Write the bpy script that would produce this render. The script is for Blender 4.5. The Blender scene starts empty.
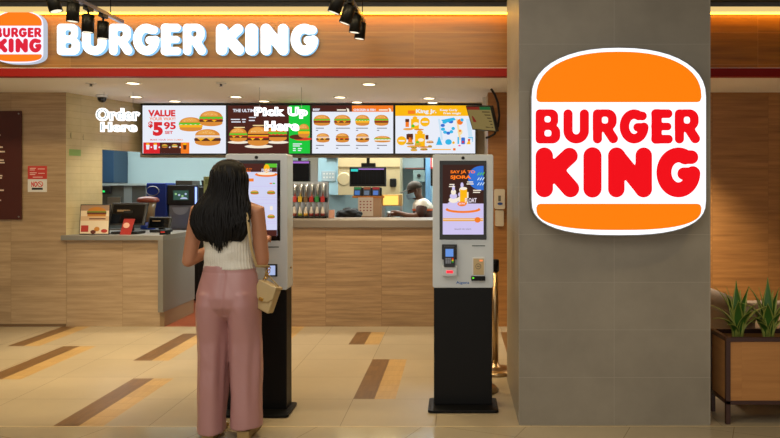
import bpy, bmesh, math, random
import numpy as np
from mathutils import Vector, Matrix, noise
random.seed(7)
R = math.radians
F = 735.0            # focal length in pixels of the 780x438 frame
VX, VY, CZ = 457.0, 187.0, 1.5
scn = bpy.context.scene
COL = scn.collection
def X(px, Y): return (px - VX) * Y / F
def Z(py, Y): return CZ - (py - VY) * Y / F
# ------------------------------------------------------------------ colour + materials
def lin(c):
    if isinstance(c, str):
        c = [int(c[i:i+2], 16) / 255 for i in (0, 2, 4)]
    return tuple((v / 12.92 if v <= .04045 else ((v + .055) / 1.055) ** 2.4) for v in c) + (1,)
MATS = {}
def mat(name, col, rough=.5, metal=0, spec=.5, coat=0, bump=0, bscale=40, var=0, trans=0):
    if name in MATS: return MATS[name]
    m = bpy.data.materials.new(name); m.use_nodes = True
    nt = m.node_tree; b = nt.nodes['Principled BSDF']
    b.inputs['Base Color'].default_value = lin(col)
    b.inputs['Roughness'].default_value = rough; b.inputs['Metallic'].default_value = metal
    b.inputs['Specular IOR Level'].default_value = spec; b.inputs['Coat Weight'].default_value = coat
    b.inputs['Transmission Weight'].default_value = trans
    if bump or var:
        tc = nt.nodes.new('ShaderNodeTexCoord'); n = nt.nodes.new('ShaderNodeTexNoise')
        n.inputs['Scale'].default_value = bscale; n.inputs['Detail'].default_value = 4
        nt.links.new(tc.outputs['Object'], n.inputs['Vector'])
        if bump:
            bp = nt.nodes.new('ShaderNodeBump'); bp.inputs['Strength'].default_value = bump; bp.inputs['Distance'].default_value = .01
            nt.links.new(n.outputs['Fac'], bp.inputs['Height']); nt.links.new(bp.outputs['Normal'], b.inputs['Normal'])
        if var:
            hs = nt.nodes.new('ShaderNodeHueSaturation'); hs.inputs['Color'].default_value = lin(col)
            mr = nt.nodes.new('ShaderNodeMapRange'); mr.inputs[3].default_value = 1 - var; mr.inputs[4].default_value = 1 + var
            mr.inputs[1].default_value = .25; mr.inputs[2].default_value = .75
            nt.links.new(n.outputs['Fac'], mr.inputs[0]); nt.links.new(mr.outputs[0], hs.inputs['Value'])
            nt.links.new(hs.outputs[0], b.inputs['Base Color'])
    MATS[name] = m
    return m
def emi(col, s=1.0):
    k = 'glow_%s_%g' % (col, s)
    if k in MATS: return MATS[k]
    m = bpy.data.materials.new(k); m.use_nodes = True
    b = m.node_tree.nodes['Principled BSDF']
    b.inputs['Base Color'].default_value = (0.01, .01, .01, 1); b.inputs['Roughness'].default_value = .4
    b.inputs['Specular IOR Level'].default_value = .05; b.inputs['Emission Color'].default_value = lin(col); b.inputs['Emission Strength'].default_value = s
    MATS[k] = m
    return m
def wood(name, ca, cb, tw=.6, th=.6, axis='xz', rough=.45, gap=.0025, off=(0, 0), gapcol='4a3420', grain=1.0, var=.16):
    """planked wood: horizontal grain, jointed panels"""
    m = bpy.data.materials.new(name); m.use_nodes = True; nt = m.node_tree; N = nt.nodes; L = nt.links
    b = N['Principled BSDF']; b.inputs['Roughness'].default_value = rough
    g = N.new('ShaderNodeNewGeometry'); sp = N.new('ShaderNodeSeparateXYZ'); L.new(g.outputs['Position'], sp.inputs[0])
    cm = N.new('ShaderNodeCombineXYZ')
    a = {'xz': (0, 2), 'xy': (0, 1), 'yz': (1, 2), 'yx': (1, 0)}[axis]
    ad = []
    for i in (0, 1):
        q = N.new('ShaderNodeMath'); q.operation = 'ADD'; q.inputs[1].default_value = off[i]
        L.new(sp.outputs[a[i]], q.inputs[0]); L.new(q.outputs[0], cm.inputs[i]); ad.append(q)
    br = N.new('ShaderNodeTexBrick'); br.offset = 0; br.squash = 1
    br.inputs['Scale'].default_value = 1; br.inputs['Brick Width'].default_value = tw; br.inputs['Row Height'].default_value = th
    br.inputs['Mortar Size'].default_value = gap; br.inputs['Mortar Smooth'].default_value = 0; br.inputs['Bias'].default_value = 0
    br.inputs['Color1'].default_value = (0, 0, 0, 1); br.inputs['Color2'].default_value = (1, 1, 1, 1); br.inputs['Mortar'].default_value = (.5, .5, .5, 1)
    L.new(cm.outputs[0], br.inputs['Vector'])
    # offset grain per panel
    mp = N.new('ShaderNodeVectorMath'); mp.operation = 'MULTIPLY'; mp.inputs[1].default_value = (2.6 * grain, 44 * grain, 1)
    L.new(cm.outputs[0], mp.inputs[0])
    ofs = N.new('ShaderNodeVectorMath'); ofs.operation = 'SCALE'; ofs.inputs['Scale'].default_value = 37
    L.new(br.outputs['Color'], ofs.inputs[0])
    av = N.new('ShaderNodeVectorMath'); av.operation = 'ADD'; L.new(mp.outputs[0], av.inputs[0]); L.new(ofs.outputs[0], av.inputs[1])
    n = N.new('ShaderNodeTexNoise'); n.inputs['Scale'].default_value = 1; n.inputs['Detail'].default_value = 6; n.inputs['Roughness'].default_value = .62
    L.new(av.outputs[0], n.inputs['Vector'])
    cr = N.new('ShaderNodeValToRGB'); cr.color_ramp.elements[0].position = .20; cr.color_ramp.elements[1].position = .74
    cr.color_ramp.elements[0].color = lin(ca); cr.color_ramp.elements[1].color = lin(cb)
    L.new(n.outputs['Fac'], cr.inputs[0])
    hs = N.new('ShaderNodeHueSaturation'); mr = N.new('ShaderNodeMapRange'); mr.inputs[3].default_value = 1 - var; mr.inputs[4].default_value = 1 + var * .6
    L.new(br.outputs['Color'], mr.inputs[0]); L.new(mr.outputs[0], hs.inputs['Value']); L.new(cr.outputs[0], hs.inputs['Color'])
    mx = N.new('ShaderNodeMix'); mx.data_type = 'RGBA'
    L.new(br.outputs['Fac'], mx.inputs['Factor']); L.new(hs.outputs[0], mx.inputs[6]); mx.inputs[7].default_value = lin(gapcol)
    L.new(mx.outputs[2], b.inputs['Base Color'])
    bp = N.new('ShaderNodeBump'); bp.inputs['Strength'].default_value = .12; bp.inputs['Distance'].default_value = .004
    L.new(n.outputs['Fac'], bp.inputs['Height']); L.new(bp.outputs['Normal'], b.inputs['Normal'])
    MATS[name] = m
    return m
def tile(name, col, tw, th, axis='xy', rot=0, off=(0, 0), gapcol='6b5a40', gap=.002, rough=.3, var=.06, nscale=3, namt=.12, spec=.5):
    m = bpy.data.materials.new(name); m.use_nodes = True; nt = m.node_tree; N = nt.nodes; L = nt.links
    b = N['Principled BSDF']; b.inputs['Roughness'].default_value = rough; b.inputs['Specular IOR Level'].default_value = spec
    g = N.new('ShaderNodeNewGeometry'); sp = N.new('ShaderNodeSeparateXYZ'); L.new(g.outputs['Position'], sp.inputs[0])
    cm = N.new('ShaderNodeCombineXYZ'); a = {'xz': (0, 2), 'xy': (0, 1), 'yz': (1, 2)}[axis]
    L.new(sp.outputs[a[0]], cm.inputs[0]); L.new(sp.outputs[a[1]], cm.inputs[1])
    mp = N.new('ShaderNodeMapping'); mp.inputs['Location'].default_value = (off[0], off[1], 0); mp.inputs['Rotation'].default_value = (0, 0, rot)
    L.new(cm.outputs[0], mp.inputs[0])
    br = N.new('ShaderNodeTexBrick'); br.offset = 0; br.inputs['Scale'].default_value = 1
    br.inputs['Brick Width'].default_value = tw; br.inputs['Row Height'].default_value = th; br.inputs['Mortar Size'].default_value = gap
    br.inputs['Mortar Smooth'].default_value = 0; br.inputs['Color1'].default_value = (0, 0, 0, 1); br.inputs['Color2'].default_value = (1, 1, 1, 1)
    br.inputs['Mortar'].default_value = (.5, .5, .5, 1)
    L.new(mp.outputs[0], br.inputs['Vector'])
    n = N.new('ShaderNodeTexNoise'); n.inputs['Scale'].default_value = nscale; n.inputs['Detail'].default_value = 7; n.inputs['Roughness'].default_value = .6
    L.new(g.outputs['Position'], n.inputs['Vector'])
    m1 = N.new('ShaderNodeMapRange'); m1.inputs[3].default_value = 1 - var; m1.inputs[4].default_value = 1 + var; L.new(br.outputs['Color'], m1.inputs[0])
    m2 = N.new('ShaderNodeMapRange'); m2.inputs[1].default_value = .3; m2.inputs[2].default_value = .7; m2.inputs[3].default_value = 1 - namt; m2.inputs[4].default_value = 1 + namt; L.new(n.outputs['Fac'], m2.inputs[0])
    mu = N.new('ShaderNodeMath'); mu.operation = 'MULTIPLY'; L.new(m1.outputs[0], mu.inputs[0]); L.new(m2.outputs[0], mu.inputs[1])
    hs = N.new('ShaderNodeHueSaturation'); hs.inputs['Color'].default_value = lin(col); L.new(mu.outputs[0], hs.inputs['Value'])
    mx = N.new('ShaderNodeMix'); mx.data_type = 'RGBA'; L.new(br.outputs['Fac'], mx.inputs['Factor']); L.new(hs.outputs[0], mx.inputs[6]); mx.inputs[7].default_value = lin(gapcol)
    L.new(mx.outputs[2], b.inputs['Base Color'])
    MATS[name] = m
    return m
# ------------------------------------------------------------------ mesh builder
ORG = {}
def tag(o, label=None, cat=None, group=None, kind=None):
    if label: o['label'] = label
    if cat: o['category'] = cat
    if group: o['group'] = group
    if kind: o['kind'] = kind
    return o
def thing(name, loc, label, cat, group=None, rot=(0, 0, 0)):
    o = bpy.data.objects.new(name, None); COL.objects.link(o); o.location = loc; o.rotation_euler = rot
    o.empty_display_size = .1
    tag(o, label, cat, group); ORG[o] = Vector(loc)
    return o
class MB:
    def __init__(s): s.bm = bmesh.new()
    def _f(s, vs, m=0, smooth=False):
        try:
            f = s.bm.faces.new(vs); f.material_index = m; f.smooth = smooth; return f
        except ValueError: return None
    def box(s, x0, x1, y0, y1, z0, z1, m=0):
        v = [s.bm.verts.new(p) for p in ((x0,y0,z0),(x1,y0,z0),(x1,y1,z0),(x0,y1,z0),(x0,y0,z1),(x1,y0,z1),(x1,y1,z1),(x0,y1,z1))]
        for f in ((0,3,2,1),(4,5,6,7),(0,1,5,4),(1,2,6,5),(2,3,7,6),(3,0,4,7)): s._f([v[i] for i in f], m)
        return s
    def quad(s, pts, m=0):
        s._f([s.bm.verts.new(p) for p in pts], m); return s
    def rings(s, rs, m=0, cap=True, smooth=True, closed=True):
        L = [[s.bm.verts.new(p) for p in r] for r in rs]; n = len(L[0])
        for a, b in zip(L, L[1:]):
            for i in range(n if closed else n - 1):
                j = (i + 1) % n; s._f([a[i], a[j], b[j], b[i]], m, smooth)
        if cap and closed:
            s._f(list(reversed(L[0])), m); s._f(L[-1], m)
        return s
    def tube(s, pts, rad, seg=12, m=0, smooth=True, round_ends=False):
        pts = [Vector(p) for p in pts]
        rad = rad if isinstance(rad, (list, tuple)) else [rad] * len(pts)
        rad = [r if isinstance(r, (list, tuple)) else (r, r) for r in rad]
        if round_ends:
            d0 = (pts[0] - pts[1]).normalized(); d1 = (pts[-1] - pts[-2]).normalized()
            a, b = rad[0], rad[-1]; p0, p1 = pts[0], pts[-1]
            pre = [(p0 + d0 * min(a) * math.sin(t), (a[0] * math.cos(t), a[1] * math.cos(t))) for t in (R(80), R(55), R(30))]
            post = [(p1 + d1 * min(b) * math.sin(t), (b[0] * math.cos(t), b[1] * math.cos(t))) for t in (R(30), R(55), R(80))]
            pts = [q[0] for q in pre] + pts + [q[0] for q in post]; rad = [q[1] for q in pre] + rad + [q[1] for q in post]
        rs = []; up = None
        for i, p in enumerate(pts):
            t = (pts[min(i + 1, len(pts) - 1)] - pts[max(i - 1, 0)]).normalized()
            if up is None:
                up = Vector((0, 1, 0)) if abs(t.y) < .85 else Vector((0, 0, 1))
            u = t.cross(up)
            if u.length < 1e-4: u = t.cross(Vector((1, 0, 0)))
            u.normalize(); w = u.cross(t).normalized(); up = w
            rs.append([p + u * rad[i][0] * math.cos(2*math.pi*k/seg) + w * rad[i][1] * math.sin(2*math.pi*k/seg) for k in range(seg)])
        return s.rings(rs, m, True, smooth)
    def lathe(s, prof, c, seg=24, m=0, axis='z', smooth=True):
        rs = []
        for r, h in prof:
            ring = []
            for k in range(seg):
                a = 2*math.pi*k/seg; u, v = r*math.cos(a), r*math.sin(a)
                ring.append((c[0]+u, c[1]+v, c[2]+h) if axis == 'z' else ((c[0]+u, c[1]-h, c[2]+v) if axis == 'y' else (c[0]+h, c[1]+u, c[2]+v)))
            rs.append(ring)
        return s.rings(rs, m, True, smooth)
    def prism(s, poly, y0, y1, m=0, mside=None):
        """poly in (x, z), front at y0 facing -Y"""
        if mside is None: mside = m
        a = [s.bm.verts.new((p[0], y0, p[1])) for p in poly]; b = [s.bm.verts.new((p[0], y1, p[1])) for p in poly]
        s._f(a, m); s._f(list(reversed(b)), mside); n = len(a)
        for i in range(n):
            j = (i + 1) % n; s._f([a[j], a[i], b[i], b[j]], mside)
        return s
    def flat(s, poly, y, m=0):
        s._f([s.bm.verts.new((p[0], y, p[1])) for p in poly], m); return s
    def rect(s, x0, x1, z0, z1, y, m=0): return s.flat([(x0,z0),(x1,z0),(x1,z1),(x0,z1)], y, m)
    def ell(s, cx, cz, rx, rz, y, m=0, a0=0, a1=360, n=20, e=1.0):
        p = []
        full = abs(a1 - a0) >= 360
        for k in range(n if full else n + 1):
            a = R(a0 + (a1 - a0) * k / n); c, q = math.cos(a), math.sin(a)
            p.append((cx + rx * math.copysign(abs(c) ** e, c), cz + rz * math.copysign(abs(q) ** e, q)))
        return s.flat(p, y, m)
    def build(s, name, mats, parent=None, label=None, cat=None, group=None, kind=None, loc=None, bevel=0, local=False, recalc=True, subsurf=0, segs=2):
        if recalc: bmesh.ops.recalc_face_normals(s.bm, faces=s.bm.faces[:])
        me = bpy.data.meshes.new(name); o = bpy.data.objects.new(name, me)
        org = Vector((0, 0, 0))
        if parent is not None: org = ORG[parent]
        elif loc is not None: org = Vector(loc); o.location = org
        if not local: bmesh.ops.translate(s.bm, verts=s.bm.verts[:], vec=-org)
        s.bm.to_mesh(me); s.bm.free()
        for q in (mats if isinstance(mats, (list, tuple)) else [mats]): me.materials.append(q)
        COL.objects.link(o)
        if parent is not None: o.parent = parent
        ORG[o] = org
        tag(o, label, cat, group, kind)
        if bevel:
            bv = o.modifiers.new('bevel', 'BEVEL'); bv.width = bevel; bv.segments = segs; bv.limit_method = 'ANGLE'; bv.angle_limit = R(40)
        if subsurf:
            ss = o.modifiers.new('sub', 'SUBSURF'); ss.levels = ss.render_levels = subsurf
        return o
def rrect(x0, x1, z0, z1, r, n=5):
    p = []
    for cx, cz, a in ((x1-r, z1-r, 0), (x0+r, z1-r, 90), (x0+r, z0+r, 180), (x1-r, z0+r, 270)):
        for k in range(n + 1):
            t = R(a + 90*k/n); p.append((cx + r*math.cos(t), cz + r*math.sin(t)))
    return p
def text(body, x, z, y, h, m, parent, name='lettering', w=None, off=0.0, ext=0.0, align='l', label=None, shear=0, local=False, res=4, sp=1.0):
    cu = bpy.data.curves.new('t', 'FONT'); cu.body = body; cu.size = 1; cu.offset = off; cu.resolution_u = res
    cu.shear = shear; cu.space_character = sp
    to = bpy.data.objects.new('t', cu)
    me = bpy.data.meshes.new_from_object(to)
    bpy.data.objects.remove(to); bpy.data.curves.remove(cu)
    co = [v.co.copy() for v in me.vertices]
    x0 = min(c.x for c in co); x1 = max(c.x for c in co); z0 = min(c.y for c in co); z1 = max(c.y for c in co)
    sy = h / (z1 - z0); sx = (w / (x1 - x0)) if w else sy
    W = (x1 - x0) * sx; ax = {'l': 0, 'c': -W/2, 'r': -W}[align]
    b = MB()
    vs = [b.bm.verts.new((x + ax + (c.x - x0)*sx, y - ext, z + (c.y - z0)*sy)) for c in co]
    for p in me.polygons: b._f([vs[i] for i in p.vertices], 0)
    bpy.data.meshes.remove(me)
    if ext:
        r = bmesh.ops.extrude_face_region(b.bm, geom=b.bm.faces[:], use_keep_orig=True)
        bmesh.ops.translate(b.bm, verts=[v for v in r['geom'] if isinstance(v, bmesh.types.BMVert)], vec=(0, ext, 0))
    return b.build(name, m, parent, label=label, local=local, recalc=bool(ext))
def copy_tree(o, parent=None):
    c = o.copy(); COL.objects.link(c); c.parent = parent
    if o in ORG: ORG[c] = ORG[o]
    for ch in [q for q in bpy.data.objects if q.parent == o]: copy_tree(ch, c)
    return c
# ------------------------------------------------------------------ rounded display glyphs from distance fields
def sd_cap(P, a, b, w):
    a = np.array(a, float); b = np.array(b, float); pa = P - a; ba = b - a
    h = np.clip((pa @ ba) / max(ba @ ba, 1e-9), 0, 1)
    return np.linalg.norm(pa - h[..., None] * ba, axis=-1) - w
def sd_box(P, x0, x1, y0, y1, r):
    c = np.array([(x0+x1)/2, (y0+y1)/2]); hs = np.array([(x1-x0)/2 - r, (y1-y0)/2 - r])
    q = np.abs(P - c) - hs
    return np.linalg.norm(np.maximum(q, 0), axis=-1) + np.minimum(q.max(-1), 0) - r
def smin(a, b, k=.035):
    h = np.clip(.5 + .5*(b - a)/k, 0, 1); return b*(1-h) + a*h - k*h*(1-h)
def sd_path(P, pts, w):
    d = None
    for a, b in zip(pts, pts[1:]):
        e = sd_cap(P, a, b, w); d = e if d is None else np.minimum(d, e)
    return d
def arc(cx, cy, rx, ry, a0, a1, n=26): return [(cx + rx*math.cos(R(a0+(a1-a0)*k/n)), cy + ry*math.sin(R(a0+(a1-a0)*k/n))) for k in range(n+1)]
def gl_B(P):
    d = smin(sd_box(P, 0, .66, .46, 1, .21), sd_box(P, 0, .72, 0, .55, .23), .05)
    d = np.minimum(d, sd_box(P, 0, .3, 0, 1, .12))
    d = np.maximum(d, -sd_box(P, .26, .44, .62, .80, .07)); return np.maximum(d, -sd_box(P, .26, .46, .21, .395, .07))
def gl_U(P): return np.minimum(sd_path(P, [(.135, .865), (.135, .38)] + arc(.375, .375, .24, .24, 180, 360) + [(.615, .865)], .135), sd_cap(P, (.615,.4), (.615,.865), .135))
def gl_R(P):
    d = sd_box(P, 0, .70, .38, 1, .27); d = np.minimum(d, sd_box(P, 0, .3, .3, 1, .13)); d = smin(d, sd_cap(P, (.135, .135), (.135, .8), .135), .02)
    d = smin(d, sd_cap(P, (.38, .48), (.60, .145), .14), .05)
    return np.maximum(d, -sd_box(P, .265, .445, .585, .785, .07))
def gl_G(P, w=.14, W=.85):
    rx = W/2 - w; ry = .5 - w
    d = sd_path(P, arc(W/2, .5, rx, ry, 62, 356, 40), w)
    d = np.minimum(d, sd_path(P, [(W/2 + rx*.47, .5 + ry*.88), (W - .18, .805)], w*.92))
    d = np.minimum(d, sd_cap(P, (W*.62, .475), (W - w, .475), .125))
    return d
def gl_E(P):
    d = sd_box(P, 0, .3, 0, 1, .12)
    for a in (sd_box(P, 0, .61, .745, 1, .125), sd_box(P, 0, .58, .385, .61, .11), sd_box(P, 0, .62, 0, .255, .125)): d = smin(d, a, .03)
    return d
def gl_K(P):
    d = sd_cap(P, (.175, .175), (.175, .825), .175)
    d = smin(d, sd_cap(P, (.28, .46), (.68, .83), .165), .04); return smin(d, sd_cap(P, (.36, .56), (.70, .175), .175), .04)
def gl_I(P): return sd_cap(P, (.18, .175), (.18, .825), .18)
def gl_N(P):
    d = np.minimum(sd_cap(P, (.165, .165), (.165, .835), .165), sd_cap(P, (.715, .165), (.715, .835), .165))
    return smin(d, sd_cap(P, (.18, .82), (.70, .18), .165), .03)
GL = {'B': (gl_B, .72), 'U': (gl_U, .75), 'R': (gl_R, .75), 'G': (gl_G, .85), 'E': (gl_E, .62), 'K': (gl_K, .88), 'I': (gl_I, .36), 'N': (gl_N, .88), 'g': (lambda P: gl_G(P, .15, .88), .88)}
CASES = {1:[(0,'b','l')],}
def glyph(mb, ch, x0, z0, w, h, y, ext, m=0, ms=None, grow=0.0, n=44):
    """fill a glyph by marching squares, front at y-ext"""
    fn, gw = GL[ch]; ms = m if ms is None else ms
    st = 1.0 / n; pad = .08
    xs = np.arange(-pad, gw + pad + st, st); ys = np.arange(-pad, 1 + pad + st, st)
    P = np.stack(np.meshgrid(xs, ys, indexing='ij'), -1); D = fn(P) - grow
    D[np.abs(D) < 1e-5] = 1e-5
    sx, sz = w / gw, h; cache = {}
    bm = bmesh.new()
    def vert(key, px, py):
        if key not in cache: cache[key] = bm.verts.new((x0 + px*sx, 0, z0 + py*sz))
        return cache[key]
    nx, ny = D.shape
    for i in range(nx-1):
        for j in range(ny-1):
            c = [(i,j),(i+1,j),(i+1,j+1),(i,j+1)]; v = [D[q] for q in c]
            if all(q > 0 for q in v): continue
            poly = []
            for k in range(4):
                a, b = c[k], c[(k+1)%4]; va, vb = v[k], v[(k+1)%4]
                if va < 0: poly.append(vert(('n', a), xs[a[0]], ys[a[1]]))
                if (va < 0) != (vb < 0):
                    t = va/(va-vb); poly.append(vert(('e', min(a,b), max(a,b)), xs[a[0]]+(xs[b[0]]-xs[a[0]])*t, ys[a[1]]+(ys[b[1]]-ys[a[1]])*t))
            if len(poly) >= 3:
                try: bm.faces.new(poly)
                except ValueError: pass
    bmesh.ops.dissolve_limit(bm, angle_limit=R(2), verts=bm.verts[:], edges=bm.edges[:])
    edges = [(e.verts[0].co.copy(), e.verts[1].co.copy()) for e in bm.edges if len(e.link_faces) == 1]
    for f in bm.faces: mb._f([mb.bm.verts.new((q.co.x, y-ext, q.co.z)) for q in f.verts], m)
    if ext:
        for a, b in edges: mb.quad([(a.x,y-ext,a.z),(b.x,y-ext,b.z),(b.x,y,b.z),(a.x,y,a.z)], ms)
    bm.free()
# ------------------------------------------------------------------ palettes
M_white = mat('white_plastic', 'dcdcd8', .35); M_kiosk = mat('kiosk_white', 'cbd1d3', .38, coat=.2)
M_black = mat('black_metal', '0b0b0b', .45, 0, .2); M_blackm = mat('matte_black', '0c0c0c', .6)
M_dkplas = mat('dark_plastic', '1b1c1f', .35); M_steel = mat('brushed_steel', 'a9aaa8', .28, 1); M_brass = mat('satin_brass_steel', 'b39a76', .3, 1)
M_screen_off = mat('dark_screen', '08090b', .12); M_grey = mat('grey_laminate', '7c7a73', .35)
M_red = mat('red_trim', '961610', .5, spec=.2)
W_left = wood('wood_wall_left', '917757', 'bfa583', .6, .48, 'xz', off=(4.194, .044), rough=.4, var=.10, gapcol='8a7050', gap=.0015, grain=.75)
W_counter = wood('wood_counter', '7c5f40', 'b3926a', .6, .48, 'xz', off=(1.41, .044), rough=.4, var=.12, gapcol='7a5c3c', gap=.0015, grain=.75)
W_right = wood('wood_wall_right', '87582c', 'bd8446', .6, .90, 'xz', off=(-.345, .1), rough=.4, var=.14, gapcol='845a30', gap=.0015, grain=.6)
W_fascia = wood('wood_fascia', '6e420f', 'a06a1f', 3.2, .30, 'xz', off=(.4, -.24), rough=.35, grain=.55, gapcol='b58a50', var=.06, gap=.001)
# ------------------------------------------------------------------ FLOOR
YT = 4.60
M_tile = tile('floor_tiles', 'a6967a', .6, .6, off=(.734, -YT + .6*8), gapcol='6e5c42', gap=.0022, rough=.33, nscale=2.2, namt=.07, var=.05)
M_mall = tile('mall_tiles', 'a89a7e', .6, .6, rot=R(23), off=(.2, 0), gapcol='7c694b', gap=.002, rough=.12, nscale=2.5, namt=.05, var=.03)
W_dk = wood('floor_walnut', '583e24', '7a5832', .15, .6, 'yx', rough=.35, gap=.001, grain=.9, var=.1)
W_lt = wood('floor_oak', 'a68452', 'bb9860', .15, .6, 'yx', rough=.35, gap=.001, grain=.9, var=.1)
M_terra = mat('terracotta', '8a4326', .35, var=.1, bscale=8)
M_strip = mat('threshold_strip', 'd0b98a', .3)
strips = [(-4.24,-4.09,-3.94,6.93,7.9),(-3.71,-3.555,-3.40,5.73,6.93),(-2.535,-2.375,-2.22,YT+.01,5.76),(-2.80,-2.64,-2.49,6.35,7.52),
          (-1.035,-.885,-.742,7.0,7.6),(-.734,-.585,-.436,5.2,6.4),(-1.94,-1.79,-1.635,7.3,7.9),(.45,.60,.75,6.4,7.6),(2.0,2.15,2.3,5.8,7.0)]
b = MB()
xc = sorted(set([-8.0, 5.5, -3.14, -2.49] + [q for s in strips for q in s[:3]])); yc = sorted(set([YT+.01, 7.9, 13.0] + [q for s in strips for q in s[3:]]))
vg = {}
def gv(i, j):
    if (i, j) not in vg: vg[(i, j)] = b.bm.verts.new((xc[i], yc[j], 0))
    return vg[(i, j)]
for i in range(len(xc)-1):
    for j in range(len(yc)-1):
        cx, cy = (xc[i]+xc[i+1])/2, (yc[j]+yc[j+1])/2; m = 0
        if cy > 7.9: m = 3
        for s in strips:
            if s[3] < cy < s[4]:
                if s[0] < cx < s[1]: m = 1
                elif s[1] < cx < s[2]: m = 2
        b._f([gv(i,j), gv(i+1,j), gv(i+1,j+1), gv(i,j+1)], m)
b.quad([(-8,YT,0),(5.5,YT,0),(5.5,YT+.01,0),(-8,YT+.01,0)], 5)
b.quad([(-8,-3,0),(5.5,-3,0),(5.5,YT,0),(-8,YT,0)], 4)
b.build('floor', [M_tile, W_dk, W_lt, M_terra, M_mall, M_strip], kind='structure', recalc=False)
# ------------------------------------------------------------------ SHELL
ZC = 2.517; YF = 6.74; YW = 7.9
M_soff = mat('soffit_paint', 'f3f0ea', .7); M_dark = mat('dark_ceiling_paint', '23211e', .8); M_gband = mat('grey_band', '6a6862', .6)
MB().box(-8, 5.5, YF+.02, 9.2, ZC, ZC+.08).build('ceiling', M_soff, kind='structure')
MB().box(-8, 5.5, -3, 8.2, 3.62, 3.72).build('ceiling_hall', M_dark, kind='structure')
MB().box(-8, X(66, YW), YW, YW+.12, 0, ZC).build('wall_left', W_left, kind='structure')
b = MB().box(.333, 5.5, YW, YW+.12, 0, ZC); b.build('wall_right', W_right, kind='structure')
M_beige = mat('beige_wall_paint', 'b9a98a', .55)
MB().box(.333, .41, YW+.121, 9.2, 0, ZC).build('wall_jamb', M_beige, kind='structure')
MB().box(-8.0, -7.9, -3, 12, 0, 3.7).build('wall_hall_left', mat('hall_wall', '8c8272', .6), kind='structure')
MB().box(5.4, 5.5, -3, 12, 0, 3.7).build('wall_hall_right', MATS['hall_wall'], kind='structure')
# fascia
MB().box(-8, 5.5, YF+.10, YF+.20, 2.56, 3.16).build('wall_fascia', W_fascia, kind='structure')
MB().box(-8, 5.5, YF, YF+.10, ZC-.002, 2.590).build('trim_1', M_red, kind='structure')
MB().box(-8, 5.5, YF+.055, YF+.085, 2.591, 2.596).build('trim_2', emi('ffb02e', 30), kind='structure')
MB().box(-8, 5.5, YF+.03, YF+.07, 3.100, 3.107).build('trim_6', emi('ffb02e', 14), kind='structure')
b = MB().box(-8, 5.5, YF-.02, YF+.12, 3.150, 3.19, 0); b.build('trim_3', M_gband, kind='structure')
MB().box(-8, 5.5, YF-.02, YF+.10, 3.108, 3.149).build('trim_4', emi('ffd98c', .85), kind='structure')
MB().box(-8, 5.5, YF-.3, YF+.2, 3.19, 3.62).build('wall_upper_fascia', M_dark, kind='structure')
# tiled side wall with serving hatch
M_ytile = tile('cream_tiles', 'c8b98e', .3, .075, axis='yz', gapcol='b5a67c', gap=.002, rough=.25, nscale=5, namt=.08, var=.03)
A = (X(66,YW), YW); B_ = (-3.87, 9.05)
def wl(t): return (A[0] + (B_[0]-A[0])*t, A[1] + (B_[1]-A[1])*t)
def wslab(b, t0, t1, z0, z1, th=.08):
    p, q = wl(t0), wl(t1)
    vs = [b.bm.verts.new(c) for c in ((p[0],p[1],z0),(q[0],q[1],z0),(q[0]-th,q[1]+.02,z0),(p[0]-th,p[1]+.02,z0),(p[0],p[1],z1),(q[0],q[1],z1),(q[0]-th,q[1]+.02,z1),(p[0]-th,p[1]+.02,z1))]
    for f in ((0,1,2,3),(4,5,6,7),(0,1,5,4),(1,2,6,5),(2,3,7,6),(3,0,4,7)): b._f([vs[i] for i in f])
b = MB(); wslab(b, 0, .44, .983, ZC); wslab(b, .44, 1, 1.93, ZC)
b.build('wall_side', M_ytile, kind='structure')
MB().box(-3.9, .333, 9.05, 9.2, 1.865, ZC).build('wall_bulkhead', M_beige, kind='structure')
# kitchen shell
M_kwall = mat('kitchen_wall', 'adc8cc', .45, var=.03, bscale=2)
MB().box(-7.8, 1.5, 11.8, 11.9, 0, 2.9).build('wall_back', M_kwall, kind='structure')
MB().box(-7.8, 1.5, 9.2, 11.8, 2.7, 2.8).build('ceiling_kitchen', M_white, kind='structure')
MB().box(.42, .5, 9.2, 11.8, 0, 2.7).build('wall_kitchen', M_kwall, kind='structure')
# column
YC0, YC1 = 4.63, 5.73
M_col = tile('column_stone', '918877', .6, .3, axis='xz', off=(-.39, 0), gapcol='a39b8a', gap=.0014, rough=.5, nscale=2.6, namt=.13, var=.03)
M_col2 = tile('column_stone_side', '918877', .6, .3, axis='yz', off=(-YC0, 0), gapcol='a39b8a', gap=.0014, rough=.42, nscale=2.6, namt=.13, var=.03)
b = MB().box(.39, 1.597, YC0, YC1, 0, 3.62, 0)
o = b.build('column', [M_col, M_col2], kind='structure')
for p in o.data.polygons:
    if abs(p.normal.x) > .5: p.material_index = 1
# thin dark skirting strip
MB().box(-8, X(66,YW), YW-.006, YW, 0, .03).build('baseboard_left', mat('dark_skirting', '6b5238', .5), kind='structure')
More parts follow.
